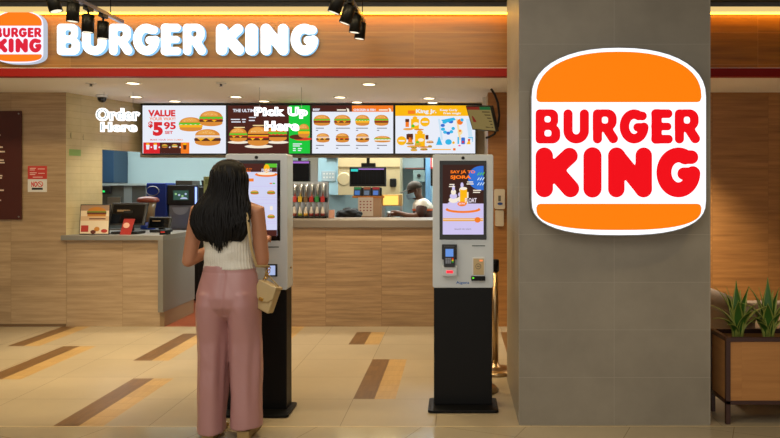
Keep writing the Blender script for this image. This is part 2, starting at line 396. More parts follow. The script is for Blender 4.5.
# ------------------------------------------------------------------ counters
t = thing('service_counter', (-3.67, 8.3, 0), 'lower wood-panelled counter with grey waterfall top, beside the brown menu panel', 'counter')
MB().box(-4.2, -3.195, YW, 8.0, 0, .93).build('front_panel', W_left, t)
MB().box(X(63,YW), -3.14, YW-.05, 8.8, .93, .982).build('countertop', M_grey, t, bevel=.003)
MB().box(-3.195, -3.14, YW-.05, 8.8, .16, .93).build('end_panel', mat('end_laminate', '77736a', .5), t, bevel=.002)
MB().box(-3.195, -3.145, YW-.0, 8.78, 0, .16).build('plinth', mat('plinth', '8a6f50', .5), t)
t = thing('pickup_counter', (-1.08, 8.2, 0), 'taller wood-panelled pickup counter with taupe top between the two ordering kiosks', 'counter')
MB().box(-2.49, .333, YW, 8.0, 0, 1.065).build('front_panel', W_counter, t)
MB().box(-2.52, .33, YW-.04, 8.6, 1.065, 1.145).build('countertop', mat('taupe_laminate', '74685a', .4), t, bevel=.003)
MB().box(-2.49, -2.44, 8.0, 8.6, 0, 1.065).build('end_panel', MATS['end_laminate'], t)
# work bench behind
t = thing('kitchen_workbench', (-4.2, 10.4, 0), 'long stainless bench running along the kitchen behind the hatch', 'bench')
MB().box(-6.3, -2.2, 10.0, 10.8, .88, .93).build('worktop', M_steel, t, bevel=.004)
for xx in (-6.25, -4.3, -2.3): MB().box(xx, xx+.05, 10.05, 10.1, 0, .88).build('leg', M_steel, t)
MB().box(-6.2, -2.25, 10.1, 10.7, .3, .33).build('undershelf', M_steel, t)
t = thing('prep_counter', (-1.0, 9.9, 0), 'pale blue prep counter under the order screens in the kitchen', 'counter')
MB().box(-2.2, .4, 10.0, 10.7, 0, .98).build('body', M_kwall, t)
MB().box(-2.2, .4, 9.96, 10.7, .98, 1.02).build('worktop', M_steel, t)
# ------------------------------------------------------------------ burger sign
def bun(hw, zb, zs, zt, nb, nt, up, dn, cx=0, n=22):
    """outline: bottom super-ellipse from zb to zs, top from zs2"""
    p = []
    for k in range(n+1):
        a = R(180*k/n); c, s_ = math.cos(a), math.sin(a)
        p.append((cx + hw*math.copysign(abs(c)**(2/nt), c), up + (zt-up)*abs(s_)**(2/nt)))
    for k in range(n+1):
        a = R(180 + 180*k/n); c, s_ = math.cos(a), math.sin(a)
        p.append((cx + hw*math.copysign(abs(c)**(2/nb), c), dn - (dn-zb)*abs(s_)**(2/nb)))
    q = []
    for v in p:
        if not q or math.hypot(v[0]-q[-1][0], v[1]-q[-1][1]) > 1e-5: q.append(v)
    return q
BG = [('B',40,134,0),('U',146,243,0),('R',258,355,0),('G',360,470,0),('E',481,562,0),('R',570,667,0),('K',40,207,1),('I',222,291,1),('N',316,483,1),('g',500,667,1)]
def burger_logo(t, cx, cy, Y, sc, depth, mw, mo, mr, mside, ns=44):
    """centre of logo at (cx,cy); units are the big sign's pixels scaled by sc metres"""
    def U(px): return cx + (px - 618.7)*sc
    def V(py): return cy - (py - 142)*sc
    out = bun(88*sc, V(236), 0, V(47), 2.6, 2.25, V(97), V(200), cx)
    MB().prism(out, Y-depth+.002, Y).build('sign_box', mside, t)
    inn = bun(87*sc, V(235), 0, V(48), 2.6, 2.25, V(97), V(200), cx)
    f = MB().prism(inn, Y-depth-.002, Y-depth+.0015).build('face_panel', mw, t)
    ft = Y-depth-.0035
    zb = V(102.3); a = 82.5*sc; p = []
    for k in range(31):
        g = R(180*k/30); c, s_ = math.cos(g), math.sin(g)
        p.append((cx + a*math.copysign(abs(c)**.87, c), zb + 5*sc + (V(51.8)-zb-5*sc)*abs(s_)**.87))
    p += [(cx - a, zb+4*sc), (cx - a + 1.3*sc, zb+1*sc), (cx - a + 4*sc, zb), (cx + a - 4*sc, zb), (cx + a - 1.3*sc, zb+1*sc)]
    MB().prism(p, ft, ft+.0014).build('bun', mo, f, label='orange top half of the bun')
    zt = V(203.7); p = [(cx + a, zt-4*sc), (cx + a - 1.3*sc, zt-1*sc), (cx + a-4*sc, zt), (cx - a+4*sc, zt), (cx - a + 1.3*sc, zt-1*sc), (cx - a, zt-4*sc)]
    for k in range(1, 30):
        g = R(180 + 180*k/30); c, s_ = math.cos(g), math.sin(g)
        p.append((cx + a*math.copysign(abs(c)**.75, c), zt - 4.5*sc - (zt-4.5*sc-V(230))*abs(s_)**.75))
    MB().prism(p, ft, ft+.0014).build('bun', mo, f, label='orange bottom half of the bun')
    for row, nm in ((0, 'red upper word'), (1, 'red lower word')):
        g = MB()
        for ch, a0, a1, rr in BG:
            if rr != row: continue
            y0, y1 = ((55,185),(200,390))[row]
            glyph(g, ch, U(525+a0/3.81), V(95+y1/3.81), (a1-a0)/3.81*sc, (y1-y0)/3.81*sc, ft+.0012, .0016, n=ns)
        g.build('lettering', mr, f, label=nm, recalc=False)
YS = YC0; sc = (YS-.09)/F
t = thing('restaurant_sign', (X(618.7, YS-.09), YS, 1.15), 'large lit burger-shaped logo sign on the grey stone column', 'sign')
burger_logo(t, X(618.7, YS-.09), Z(142, YS-.09), YS-.002, sc, .09, emi('f6f8ff', 1.25), emi('ff8000', 1.0), emi('f20012', 1.0), mat('sign_silver', '7d7a74', .35, .6))
YL = YF + .03
t = thing('restaurant_sign', (X(20, YL), YF+.08, 2.63), 'small lit burger-shaped logo sign on the wooden fascia, left of the long white letters', 'sign')
sc2 = 53.5/190*(YL-.0)/F
burger_logo(t, X(18.8, YL), Z(37, YL), YF+.0995, sc2, .07, emi('f2ecff', 1.15), emi('ff7d10', 1.0), emi('e01838', 1.0), emi('cfd8e8', .8), ns=26)
# long channel letters
YL = YF + .045
LT = [('B',57,80),('U',82,106.5),('R',109,132.5),('G',133,159.5),('E',161,181),('R',183,206),('K',216,244),('I',245.4,257.6),('N',260.6,288.2),('g',290.6,318)]
t = thing('fascia_lettering', (X(187, YL), YF+.09, 2.65), 'long row of glowing white letters spelling the shop name on the wooden fascia', 'sign')
m_lw = emi('ffffff', 1.7); m_ls = emi('8fc8f0', 1.1)
for ch, a0, a1 in LT:
    g = MB(); glyph(g, ch, X(a0, YL), Z(55, YL), (a1-a0)*YL/F, 31.2*YL/F, YF+.0995, .055, 0, 1, n=36)
    g.build('letter', [m_lw, m_ls], t, recalc=False)
# ------------------------------------------------------------------ ceiling fittings
def downlight(px, py, label, spot=True):
    Y = (ZC-CZ)*F/(VY-py); x = X(px, Y)
    t = thing('ceiling_light', (x, Y, ZC), label, 'light', 'recessed downlights in the white ceiling')
    MB().lathe([(.078, 0), (.078, -.006), (.062, -.008), (.060, -.001)], (x, Y, ZC), m=0).build('trim_ring', M_white, t)
    MB().lathe([(.060, -.0015), (.058, -.004)], (x, Y, ZC)).build('diffuser', emi('ffe9b8', 9), t)
    if spot:
        l = bpy.data.lights.new('s', 'SPOT'); l.energy = spot; l.spot_size = R(95); l.spot_blend = .7; l.color = (1, .87, .68); l.shadow_soft_size = .05
        lo = bpy.data.objects.new('downlight_beam', l); COL.objects.link(lo); lo.parent = t; lo.location = (0, 0, -.02)
downlight(133, 83, 'front recessed ceiling light above the glowing order sign, left half of the ceiling', 130)
downlight(369, 84, 'front recessed ceiling light on the right, above the third menu screen', 130)
downlight(136, 96.7, 'recessed ceiling light of the middle row, furthest left', 50)
downlight(236, 96.7, 'recessed ceiling light of the middle row, above the brown menu screen', 50)
downlight(340, 97, 'recessed ceiling light of the middle row, above the eight-burger menu screen', 50)
downlight(429, 98, 'recessed ceiling light of the middle row, furthest right', 50)
downlight(175, 101, 'recessed ceiling light close above the first menu screen', 0)
downlight(264, 101, 'recessed ceiling light close above the second menu screen', 0)
downlight(357, 102, 'recessed ceiling light close above the third menu screen', 0)
downlight(432.6, 102.3, 'recessed ceiling light close above the fourth menu screen', 0)
downlight(681, 83, 'added ceiling light, unseen behind the grey column, brightening the right side', 400)  # extra downlight added out of sight to brighten the right wall area
for px, lb in ((91, 'flush white ceiling sprinkler cover on the left'), (221, 'flush white ceiling sprinkler cover in the middle')):
    Y = (ZC-CZ)*F/(VY-83); x = X(px, Y)
    t = thing('sprinkler', (x, Y, ZC), lb, 'sprinkler', 'ceiling sprinklers')
    MB().lathe([(.05,0),(.05,-.006),(.035,-.01)], (x, Y, ZC)).build('cover', M_white, t)
    MB().lathe([(.012,-.010),(.012,-.03),(.02,-.034)], (x, Y, ZC), 10).build('nozzle', M_steel, t)
x, Y = X(102, 8.1), 8.1
t = thing('security_camera', (x, Y, ZC), 'small pale dome security camera under the ceiling by the cream tiles', 'camera')
MB().lathe([(.06,0),(.06,-.025),(.05,-.03)], (x,Y,ZC)).build('base', M_white, t)
MB().lathe([(.048,-.03),(.045,-.055),(.03,-.078),(.008,-.086)], (x,Y,ZC)).build('dome', M_screen_off, t)
# track lights
def spot_head(x, Y, zb, label, tilt=0, yaw=0, zt=2.95):
    t = thing('track_spotlight', (x, Y, zt), label, 'spotlight', 'black track spotlights')
    MB().box(-.02, .02, -.05, .05, -.03, 0).build('adapter', M_black, t, local=True, bevel=.003)
    MB().tube([(0,0,-.03),(0,0,-.075)], .009, 8).build('stem', M_black, t, local=True)
    hh = .145; top = -(zt-zb) + hh
    b = MB().lathe([(.036,hh),(.046,hh-.006),(.046,0),(.040,0),(.036,.016)], (0,0,0))
    Mx = Matrix.Translation((0, 0, top)) @ Matrix.Rotation(tilt, 4, 'Y') @ Matrix.Rotation(yaw, 4, 'X') @ Matrix.Translation((0, 0, -hh))
    bmesh.ops.transform(b.bm, matrix=Mx, verts=b.bm.verts[:]); h = b.build('lamp_head', M_black, t, local=True)
    b = MB().lathe([(.039,.002),(.037,.010)], (0,0,0)); bmesh.ops.transform(b.bm, matrix=Mx, verts=b.bm.verts[:])
    b.build('lens', emi('fff2d8', 1.2), h, local=True)
    MB().box(-.006,.006,.0,.004, top-.03, -.05).build('yoke', M_black, t, local=True)
def track(x, y0, y1, label, rods):
    t = thing('light_track', (x, y0, 2.95), label, 'light track')
    MB().box(x-.018, x+.018, y0, y1, 2.95, 2.98).build('rail', mat('track_metal', '5a5e78', .3, .3), t, bevel=.002)
    for r in rods: MB().tube([(x, r, 2.98), (x, r, 3.62)], .004, 6).build('suspension_rod', M_black, t)
track(-2.97, 3.2, 6.52, 'left black ceiling track ending in front of the glowing letter U', (4.2, 6.3))
for px, Y, zb, lb, tl in ((51,5.37,2.775,'nearest tilted spotlight on the left track, beside the small burger logo',-.30),(73.5,5.69,2.78,'second spotlight on the left track, above the glowing letter B',.04),
                          (87.5,5.92,2.745,'third spotlight on the left track, in front of the glowing letter U',.03),(104,6.17,2.745,'last spotlight on the left track, lowest in view before the letter U',.02)):
    spot_head(-2.97, Y, zb, lb, tl)
track(-.83, 3.2, 6.52, 'right black ceiling track above the bare end of the wooden fascia', (4.2, 6.45))
for Y, zb, lb, tl in ((5.22,2.73,'nearest and highest spotlight of the right cluster','r'),(5.72,2.765,'second spotlight of the right cluster, tilted right','r'),
                      (6.05,2.77,'third spotlight of the right cluster',''),(6.36,2.78,'last and lowest spotlight of the right cluster','')):
    spot_head(-.83, Y, zb, lb, .32 if tl else .1)
# ------------------------------------------------------------------ screen art helpers
E = {k: emi(v, 1.0) for k, v in dict(white='e9edf8', bun='d98a35', bun2='eaa54e', seed='f7dca0', green='5cc22e', red='d8232a', brown='5b2a17', patty='5a2c1a', cheese='f9b51d', orange='f47b20', yellow='fbb80a', dkbrown='4a211b', tomato='d7402a', lgreen='18c63c', grey='6a6470', cyan='2fb4e6', blue='2f6fd0', pale='c9e2f4', pink='f0629a', cream='f6ead6', black='111111', purple='b59adb', lav='cfc4ee').items()}
EK = list(E.keys()); EM = [E[k] for k in EK]
def ei(k): return EK.index(k)
def burger(b, cx, cz, w, h, y, kind=0, d=.0006):
    """little lit picture of a burger: w wide, h high, centre (cx,cz)"""
    x0, x1 = cx-w/2, cx+w/2; z = cz-h/2
    b.ell(cx, z+h*.22, w*.47, h*.20, y, ei('bun'), 180, 360); b.rect(cx-w*.47, cx+w*.47, z+h*.20, z+h*.34, y-d*.2, ei('bun'))
    n = 10
    if kind != 3:
        b.flat([(cx-w*.48, z+h*.30), (cx+w*.48, z+h*.30), (cx+w*.5, z+h*.40), (cx+w*.47, z+h*.48), (cx-w*.47, z+h*.48), (cx-w*.5, z+h*.40)], y-d, ei('patty' if kind != 2 else 'cheese'))
    else:
        b.rect(cx-w*.46, cx+w*.46, z+h*.3, z+h*.46, y-d, ei('cream'))
    if kind in (0, 4, 5):
        for q in (-.25, .12): b.flat([(cx+w*(q-.14), z+h*.47), (cx+w*(q+.16), z+h*.47), (cx+w*q, z+h*.30)], y-2*d, ei('cheese'))
    if kind == 5:
        b.rect(cx-w*.47, cx+w*.47, z+h*.54, z+h*.66, y-d, ei('patty')); 
    if kind in (0, 1, 5): b.rect(cx-w*.46, cx+w*.46, z+h*.42, z+h*.53, y-3*d, ei('tomato'))
    if kind in (0, 1, 2, 3):
        p = [(cx-w*.5, z+h*.50)]
        for k in range(n+1): p.append((cx-w*.5+w*k/n, z+h*(.50 + (.015 if k % 2 else -.04))))
        p += [(cx+w*.48, z+h*.66), (cx-w*.48, z+h*.66)]
        b.flat(p, y-4*d, ei('green'))
    else:
        b.rect(cx-w*.46, cx+w*.46, z+h*.50, z+h*.56, y-4*d, ei('cheese'))
    b.ell(cx, z+h*.62, w*.46, h*.38, y-5*d, ei('bun'), 0, 180)
    b.ell(cx-w*.04, z+h*.69, w*.33, h*.26, y-6*d, ei('bun2'), 0, 180)
    for k in range(9):
        q = random.uniform(-.3, .25); b.ell(cx+w*q, z+h*random.uniform(.72, .90 - abs(q)*.5), w*.014, h*.02, y-7*d, ei('seed'), n=6)
YB = 8.9
def board(px0, px1, label, base='white', tilt=0):
    x0, x1 = X(px0, YB), X(px1, YB); z0, z1 = Z(153.8, YB), Z(105.2, YB)
    t = thing('menu_board_screen', ((x0+x1)/2, YB+.1, z0-.01), label, 'screen', 'row of four lit menu screens')
    MB().box(x0-.008, x1+.008, YB, YB+.07, z0-.012, z1+.012).build('casing', M_dkplas, t, bevel=.003)
    MB().box((x0+x1)/2-.12, (x0+x1)/2+.12, YB+.07, YB+.15, (z0+z1)/2-.1, (z0+z1)/2+.1).build('wall_bracket', M_black, t)
    p = MB().box(x0+.005, x1-.005, YB-.003, YB-.0005, z0+.004, z1-.004).build('display_panel', E[base], t)
    return t, p, x0+.005, x1-.005, z0+.004, z1-.004
yb = YB-.005
def mk(panel, b, label=None): return b.build('picture', EM, panel, label=label, recalc=False)
# board 1
t, p, x0, x1, z0, z1 = board(142.3, 226.3, 'menu screen on the far left, white with three burgers and a big red price')
def U(px): return X(px, YB)
def V(py): return Z(py, YB)
b = MB()
burger(b, U(191), V(124.5), .29, .175, yb, 2); burger(b, U(211.5), V(118.8), .29, .19, yb-.006, 0)
burger(b, U(208), V(137.7), .325, .205, yb-.010, 4)
b.rect(U(143.5), U(160), z0, V(142.5), yb, ei('red')); b.rect(U(160), U(181), z0, V(142.5), yb, ei('dkbrown')); b.rect(U(181), U(189.5), z0, V(142.5), yb, ei('orange'))
for cx_, k in ((148, 'white'), (155.5, 'white'), (185, 'brown')):
    b.flat([(U(cx_-1.3), V(149.5)), (U(cx_+1.3), V(149.5)), (U(cx_+1.8), V(145)), (U(cx_-1.8), V(145))], yb-.001, ei(k)); b.rect(U(cx_-1.5), U(cx_+1.5), V(145), V(143.3), yb-.001, ei('yellow'))
burger(b, U(165), V(146), .07, .045, yb-.002, 1); burger(b, U(175), V(146), .07, .045, yb-.002, 3)
for cx_ in (151.7, 159.6, 170, 180.5): b.ell(U(cx_), V(147.3), .010, .010, yb-.006, ei('white'), n=10)
mk(p, b)
text('VALUE', U(148.3), V(116.6), yb, V(110)-V(116.6), E['red'], p, w=U(175.5)-U(148.3), off=.05)
text('YOUR WAY!', U(149.5), V(120.5), yb, V(117.3)-V(120.5), E['orange'], p, w=U(175.5)-U(149.5), off=.02)
text('$', U(148.4), V(128.3), yb, V(121.3)-V(128.3), E['red'], p, w=U(153)-U(148.4), off=.05)
text('5', U(153), V(136), yb, V(122)-V(136), E['red'], p, w=U(163)-U(153), off=.06)
text('95', U(164), V(129.5), yb, V(122)-V(129.5), E['red'], p, w=U(176)-U(164), off=.04)
text('SET', U(165), V(134), yb, V(131)-V(134), E['red'], p, w=U(173)-U(165), off=.03)
text('MAKE YOUR', U(150.5), V(140.6), yb, V(139)-V(140.6), E['red'], p, w=U(166)-U(150.5), off=.01)
text('OWN COMBO', U(167), V(140.6), yb, V(139)-V(140.6), E['orange'], p, w=U(183)-U(167), off=.01)
# board 2
t, p, x0, x1, z0, z1 = board(227.6, 310.4, 'brown menu screen with large burgers, behind the glowing pick-up sign', 'dkbrown')
b = MB(); b.rect(U(289), x1, z0, z1, yb, ei('lgreen'))
b.ell(U(238.5), V(142.3), .13, .018, yb, ei('cream')); burger(b, U(238.5), V(135), .22, .17, yb-.001, 0)
b.ell(U(278), V(142.3), .13, .018, yb, ei('cream')); burger(b, U(277.5), V(134), .24, .19, yb-.001, 1)
b.ell(U(259), V(146.5), .17, .022, yb-.008, ei('cream')); burger(b, U(258.5), V(136.5), .27, .24, yb-.009, 5)
b.ell(U(303), V(139), .11, .02, yb-.001, ei('tomato')); b.ell(U(297), V(137), .09, .03, yb-.0015, ei('patty')); burger(b, U(304), V(131), .14, .17, yb-.002, 2)
for i, (a, c, zz) in enumerate(((231,240,119),(231.5,241,121.5),(242,246,119),(242.5,245.5,121.5),(249,256,117),(249,255,120),(293,302,143.5),(293,300,145.5),(293,296,148),(298,302,148),(293,296,150),(298,301,150))):
    b.rect(U(a), U(c), V(zz+1), V(zz), yb-.001, ei('white'))
for a, zz in ((234, 127), (253, 125)): b.rect(U(a), U(a+11), V(zz+1), V(zz), yb-.001, ei('seed'))
mk(p, b)
text('THE ULTIMATE', U(233), V(112.2), yb, V(109)-V(112.2), E['white'], p, w=U(262)-U(233), off=.03)
# board 3
t, p, x0, x1, z0, z1 = board(311.8, 393.6, 'menu screen with eight burgers in two rows under a brown and orange header')
b = MB(); b.rect(x0, U(352), V(111.8), z1, yb, ei('dkbrown')); b.rect(U(352), x1, V(111.8), z1, yb, ei('orange'))
for a in (337, 379): b.rect(U(a), U(a+9), V(110.6), V(109.4), yb-.001, ei('cream')); b.flat([(U(a+9.5),V(108)),(U(a+12),V(109)),(U(a+12.5),V(112.5)),(U(a+10.5),V(112))], yb-.001, ei('cream'))
for i, (cx_, k) in enumerate(((322, 1), (342.5, 0), (362.5, 2), (381.5, 1))): burger(b, U(cx_), V(120.5), .205 if i < 2 else .175, .135, yb-.001, k)
for i, (cx_, k) in enumerate(((323, 4), (342.5, 5), (362.5, 4), (382.5, 3))): burger(b, U(cx_), V(138 if i < 3 else 139.3), .165 if i < 3 else .205, .115 if i < 3 else .08, yb-.001, k)
for cx_, wd in ((316, 8), (336, 14), (356, 12), (377, 10)):
    b.rect(U(cx_), U(cx_+wd), V(128.6), V(127.8), yb, ei('grey')); b.rect(U(cx_), U(cx_+2.2), V(130.8), V(130), yb, ei('grey'))
    b.rect(U(cx_), U(cx_+wd), V(145.8), V(145), yb, ei('grey')); b.rect(U(cx_), U(cx_+2.2), V(148.6), V(147.8), yb, ei('grey'))
mk(p, b)
text('BEEF', U(313), V(110.7), yb-.001, V(108.6)-V(110.7), E['white'], p, w=U(320)-U(313), off=.04)
text('CHICKEN & FISH', U(353.5), V(111), yb-.001, V(108.8)-V(111), E['white'], p, w=U(375.5)-U(353.5), off=.04)
# board 4
t, p, x0, x1, z0, z1 = board(395, 475.6, 'menu screen on the far right with yellow header, family meals and blue toys')
b = MB(); b.rect(x0, x1, V(116), z1, yb, ei('yellow'))
b.rect(U(408), U(415), V(114), V(110.5), yb-.001, ei('orange'))
for cx_, cz_, s in ((415, 124, 1), (420, 140, 1.25)):
    b.rect(U(cx_-4*s), U(cx_+4*s), V(cz_+5*s), V(cz_-5*s), yb-.001, ei('yellow')); b.ell(U(cx_), V(cz_-6*s), .03*s, .02*s, yb-.001, ei('cheese'))
    b.rect(U(cx_-9.5*s), U(cx_-6*s), V(cz_+3*s), V(cz_-5*s), yb-.001, ei('orange')); b.rect(U(cx_-9.7*s), U(cx_-5.8*s), V(cz_-2*s), V(cz_-5*s), yb-.002, ei('brown'))
    b.ell(U(cx_-2*s), V(cz_+2*s), .02, .018, yb-.003, ei('green')); b.ell(U(cx_+1), V(cz_), .035, .02, yb-.002, ei('cream'))
    b.ell(U(cx_-7), V(cz_+5.2*s), .06*s, .014, yb-.002, ei('bun2')); b.ell(U(cx_+4), V(cz_+5.6*s), .06*s, .010, yb-.002, ei('bun'))
for a in (406.5, 410.5): b.rect(U(a), U(a+2.6), V(139.5), V(134), yb-.001, ei('brown'))
b.rect(U(425.5), U(428.5), V(139.5), V(135), yb-.001, ei('brown'))
for cx_, cz_, w_ in ((410, 143.4, .09), (418, 144.5, .08), (430, 142, .09), (414, 147.5, .07), (424, 149.3, .09), (430, 146.5, .05), (414, 150, .08)): burger(b, U(cx_), V(cz_), w_, .032, yb-.004, random.choice((0,2,4)))
for cx_, cz_ in ((425, 122), (401.7, 140.8)): b.ell(U(cx_), V(cz_), .058, .055, yb-.003, ei('yellow')); b.rect(U(cx_-3), U(cx_+3), V(cz_+.6), V(cz_-.6), yb-.004, ei('white'))
# generic toys: abstract blue swirl shapes
for k in range(9):
    a = k/8*math.pi*1.6; b.ell(U(448)+.065*math.cos(a+1), V(127)+.075*math.sin(a+1), .030-.001*k, .020, yb-.001-.0003*k, ei('cyan' if k % 3 else 'blue'), n=10)
b.flat([(U(441),V(120)),(U(454),V(117.5)),(U(456),V(120)),(U(444),V(123))], yb-.004, ei('cyan'))
for a, k in ((438, 'pale'), (456, 'lgreen'), (466, 'pale'), (468, 'pale')): b.flat([(U(a),V(119)),(U(a+2),V(119)),(U(a+5),V(140)),(U(a+3),V(140))], yb-.0005, ei('pale' if k != 'lgreen' else 'seed'))
b.ell(U(460), V(122), .035, .035, yb-.004, ei('orange')); b.ell(U(462), V(120), .02, .02, yb-.005, ei('cyan')); b.ell(U(460), V(132), .03, .035, yb-.004, ei('seed')); b.ell(U(460), V(131), .015, .012, yb-.005, ei('orange'))
b.flat([(U(436),V(145)),(U(442.5),V(145)),(U(441),V(141)),(U(439.7),V(137)),(U(438.5),V(137)),(U(437.5),V(141))], yb-.002, ei('cyan'))
b.ell(U(448.5), V(142), .04, .034, yb-.002, ei('cyan')); b.ell(U(453.5), V(142.7), .016, .016, yb-.002, ei('yellow')); b.rect(U(457.5), U(459), V(144), V(137), yb-.002, ei('cyan'))
b.prism(rrect(U(461.2), U(465), V(144.3), V(137.5), .01), yb-.004, yb-.003, ei('blue')); b.ell(U(463), V(142), .014, .014, yb-.005, ei('red')); b.ell(U(459.5), V(145.6), .015, .01, yb-.002, ei('pink'))
b.flat([(U(466.5),V(144.3)),(U(470.5),V(144.3)),(U(470),V(141)),(U(468),V(141))], yb-.002, ei('yellow')); b.rect(U(468), U(473), V(138), V(137.2), yb-.002, ei('cyan')); b.rect(U(472.4), U(473), V(142), V(138), yb-.002, ei('cyan')); b.ell(U(469), V(140), .014, .014, yb-.003, ei('red'))
b.rect(U(432), U(451), V(150), V(149), yb-.001, ei('cheese')); b.rect(U(453), U(455.6), V(150.5), V(148.2), yb-.001, ei('orange'))
mk(p, b)
text('King Jr.', U(416), V(114.3), yb-.002, V(109.3)-V(114.3), E['white'], p, w=U(436.5)-U(416), off=.04, shear=0)
text('Keep Curly', U(440), V(111.6), yb-.002, V(109)-V(111.6), E['white'], p, w=U(457.5)-U(440), off=.03)
text('Free magic', U(443.5), V(114.8), yb-.002, V(112.3)-V(114.8), E['white'], p, w=U(461)-U(443.5), off=.03)
# header behind screens
MB().box(-3.86, .333, YB+.06, YB+.149, 2.497, ZC-.001).build('trim_5', mat('dark_header', '3a332c', .6), kind='structure')
# ------------------------------------------------------------------ hanging neon signs
def neon(lines, Y, wires, label):
    xs = [l[1] for l in lines] + [l[2] for l in lines]
    t = thing('neon_sign', (X(sum(xs)/len(xs), Y), Y, Z(max(l[3] for l in lines), Y)), label, 'sign', 'hanging white neon signs')
    for s, a, c, zb, zt in lines:
        text(s, X(a, Y), Z(zb, Y), Y+.012, Z(zt, Y)-Z(zb, Y), emi('ffffff', 1.8), t, 'letter_outline', w=X(c, Y)-X(a, Y), off=.068, ext=.02, res=6, sp=1.12)
        dx, dz = .012, .014
        text(s, X(a, Y)+dx, Z(zb, Y)+dz, Y-.010, Z(zt, Y)-Z(zb, Y)-2*dz, emi('b4c8d0', .62), t, 'letter_core', w=X(c, Y)-X(a, Y)-2*dx, off=-.012, ext=.002, res=6, sp=1.16)
    for px, ztop in wires: MB().tube([(X(px, Y), Y, Z(ztop, Y)), (X(px, Y), Y, ZC)], .0022, 6).build('wire', M_steel, t)
neon([('Pick Up', 254.5, 307.5, 118.5, 107), ('Here', 264.5, 299, 131, 121)], 7.5, ((259.5, 108), (301.5, 108)), 'white neon sign hanging in front of the brown menu screen')
neon([('Order', 96, 140, 121, 108), ('Here', 100.5, 137, 132, 122)], 7.85, ((104, 109), (133, 109)), 'white neon sign hanging before the cream tiled wall on the left')
# tilted display + cable
c3 = [(X(465.5,7.75), 7.75, Z(105.8,7.75)), (X(490.8,7.5), 7.5, Z(105.8,7.5)), (X(496.7,7.5), 7.5, Z(131.8,7.5)), (X(472.3,7.75), 7.75, Z(129.7,7.75))]
t = thing('ceiling_monitor', ((c3[0][0]+c3[1][0])/2, 7.6, ZC), 'small tilted monitor hung beside the yellow menu screen, showing a beige list', 'monitor')
V3 = [Vector(c) for c in c3]; nrm = (V3[1]-V3[0]).cross(V3[3]-V3[0]).normalized()
if nrm.y < 0: nrm = -nrm
def slab(name, pts, mt, par, a, bb, **k):
    b = MB(); f = [b.bm.verts.new(q + nrm*a) for q in pts]; g = [b.bm.verts.new(q + nrm*bb) for q in pts]
    b._f(f); b._f(g[::-1])
    for i in range(4): b._f([f[i], f[(i+1)%4], g[(i+1)%4], g[i]])
    return b.build(name, mt, par, **k)
cen = sum(V3, Vector())/4
slab('casing', V3, M_dkplas, t, 0, .04, bevel=.004)
inn = [cen + (q-cen)*.92 for q in V3]
pn = slab('display_panel', inn, emi('9a8550', .6), t, -.003, -.0005)
def bil(u, v, k=-.004): return inn[0]*(1-u)*(1-v) + inn[1]*u*(1-v) + inn[2]*u*v + inn[3]*(1-u)*v + nrm*k
b = MB()
def bq(u0,u1,v0,v1,m): b.quad([bil(u0,v0),bil(u1,v0),bil(u1,v1),bil(u0,v1)], m)
bq(0,.55,0,.13,0); bq(.55,1,0,.13,1)
for k in range(6): bq(.62,.95,.2+k*.13,.24+k*.13,2)
bq(.12,.26,.42,.68,0); bq(.2,.36,.2,.24,2)
b.build('picture', [emi('8a2a20', .7), emi('1f6a3a', .7), emi('4a3a20', .5)], pn, recalc=False)
pts = [(X(491,7.6),7.6,ZC)]
for px, py in ((495,95),(498,103),(499.3,115),(498,126),(494.5,134),(489,137.2),(485.5,137.8)): pts.append((X(px,7.6), 7.6, Z(py,7.6)))
MB().tube(pts, .012, 8).build('cable', M_blackm, t)
MB().box(X(486,8.3)-.04, X(486,8.3)+.03, 8.35, 8.41, 2.43, ZC).build('junction_box', M_white, kind=None, label='small white box under the ceiling behind the tilted monitor', cat='junction box', loc=(X(486,8.3), 8.38, 2.43), bevel=.004)
# ------------------------------------------------------------------ left wall items
YP = YW - .02
t = thing('menu_sign', (X(-20, YP), YW, 1.1), 'dark brown wall panel cut by the left edge, fixed with four steel studs', 'panel')
xr, zt_, zb_ = X(22, YP), Z(111, YP), Z(219.5, YP)
pp = MB().box(xr-1.0, xr, YP-.01, YP, zb_, zt_).build('board', mat('brown_panel', '4a1f16', .4), t)
for sx in (xr-.03, xr-.97):
    for sz in (zb_+.03, zt_-.03): MB().lathe([(.009,-.019),(.009,.012),(.006,.015)], (sx, YP, sz), 12, axis='y').build('stud', M_steel, t)
b = MB(); mm = mat('cream_print', 'd9c9b4', .6)
for py, e in ((135,1.2),(147,3.5),(151.5,5.5),(160,4.5),(162.5,5.3),(175.5,3),(177.8,2.5),(190,4.5),(200,1.8)): b.rect(X(e,YP)-.35, X(e,YP), Z(py+.9,YP), Z(py-.5,YP), YP-.0115)
o = b.build('printed_lines', mm, pp, recalc=False)
t = thing('notice_sign', (X(37.5, YW), YW, 1.44), 'small red and white notice on the wood wall beside the brown panel', 'sign')
MB().box(X(28,YW), X(47,YW), YW-.004, YW, Z(179,YW), Z(166,YW)).build('upper_notice', mat('notice_red', 'c53a34', .5), t)
MB().box(X(28,YW), X(47,YW), YW-.004, YW, Z(192,YW), Z(179.2,YW)).build('lower_notice', M_white, t)
text('NO', X(31.5,YW), Z(187,YW), YW-.0045, Z(181.5,YW)-Z(187,YW), mat('print_red', 'd02a1e', .5), t, w=X(37.5,YW)-X(31.5,YW), off=.04)
b = MB(); cx_, cz_ = X(40.5,YW), Z(184.2,YW)
for k in range(24):
    a, c = 2*math.pi*k/24, 2*math.pi*(k+1)/24
    b.flat([(cx_+.031*math.cos(a), cz_+.031*math.sin(a)), (cx_+.031*math.cos(c), cz_+.031*math.sin(c)), (cx_+.023*math.cos(c), cz_+.023*math.sin(c)), (cx_+.023*math.cos(a), cz_+.023*math.sin(a))], YW-.0048)
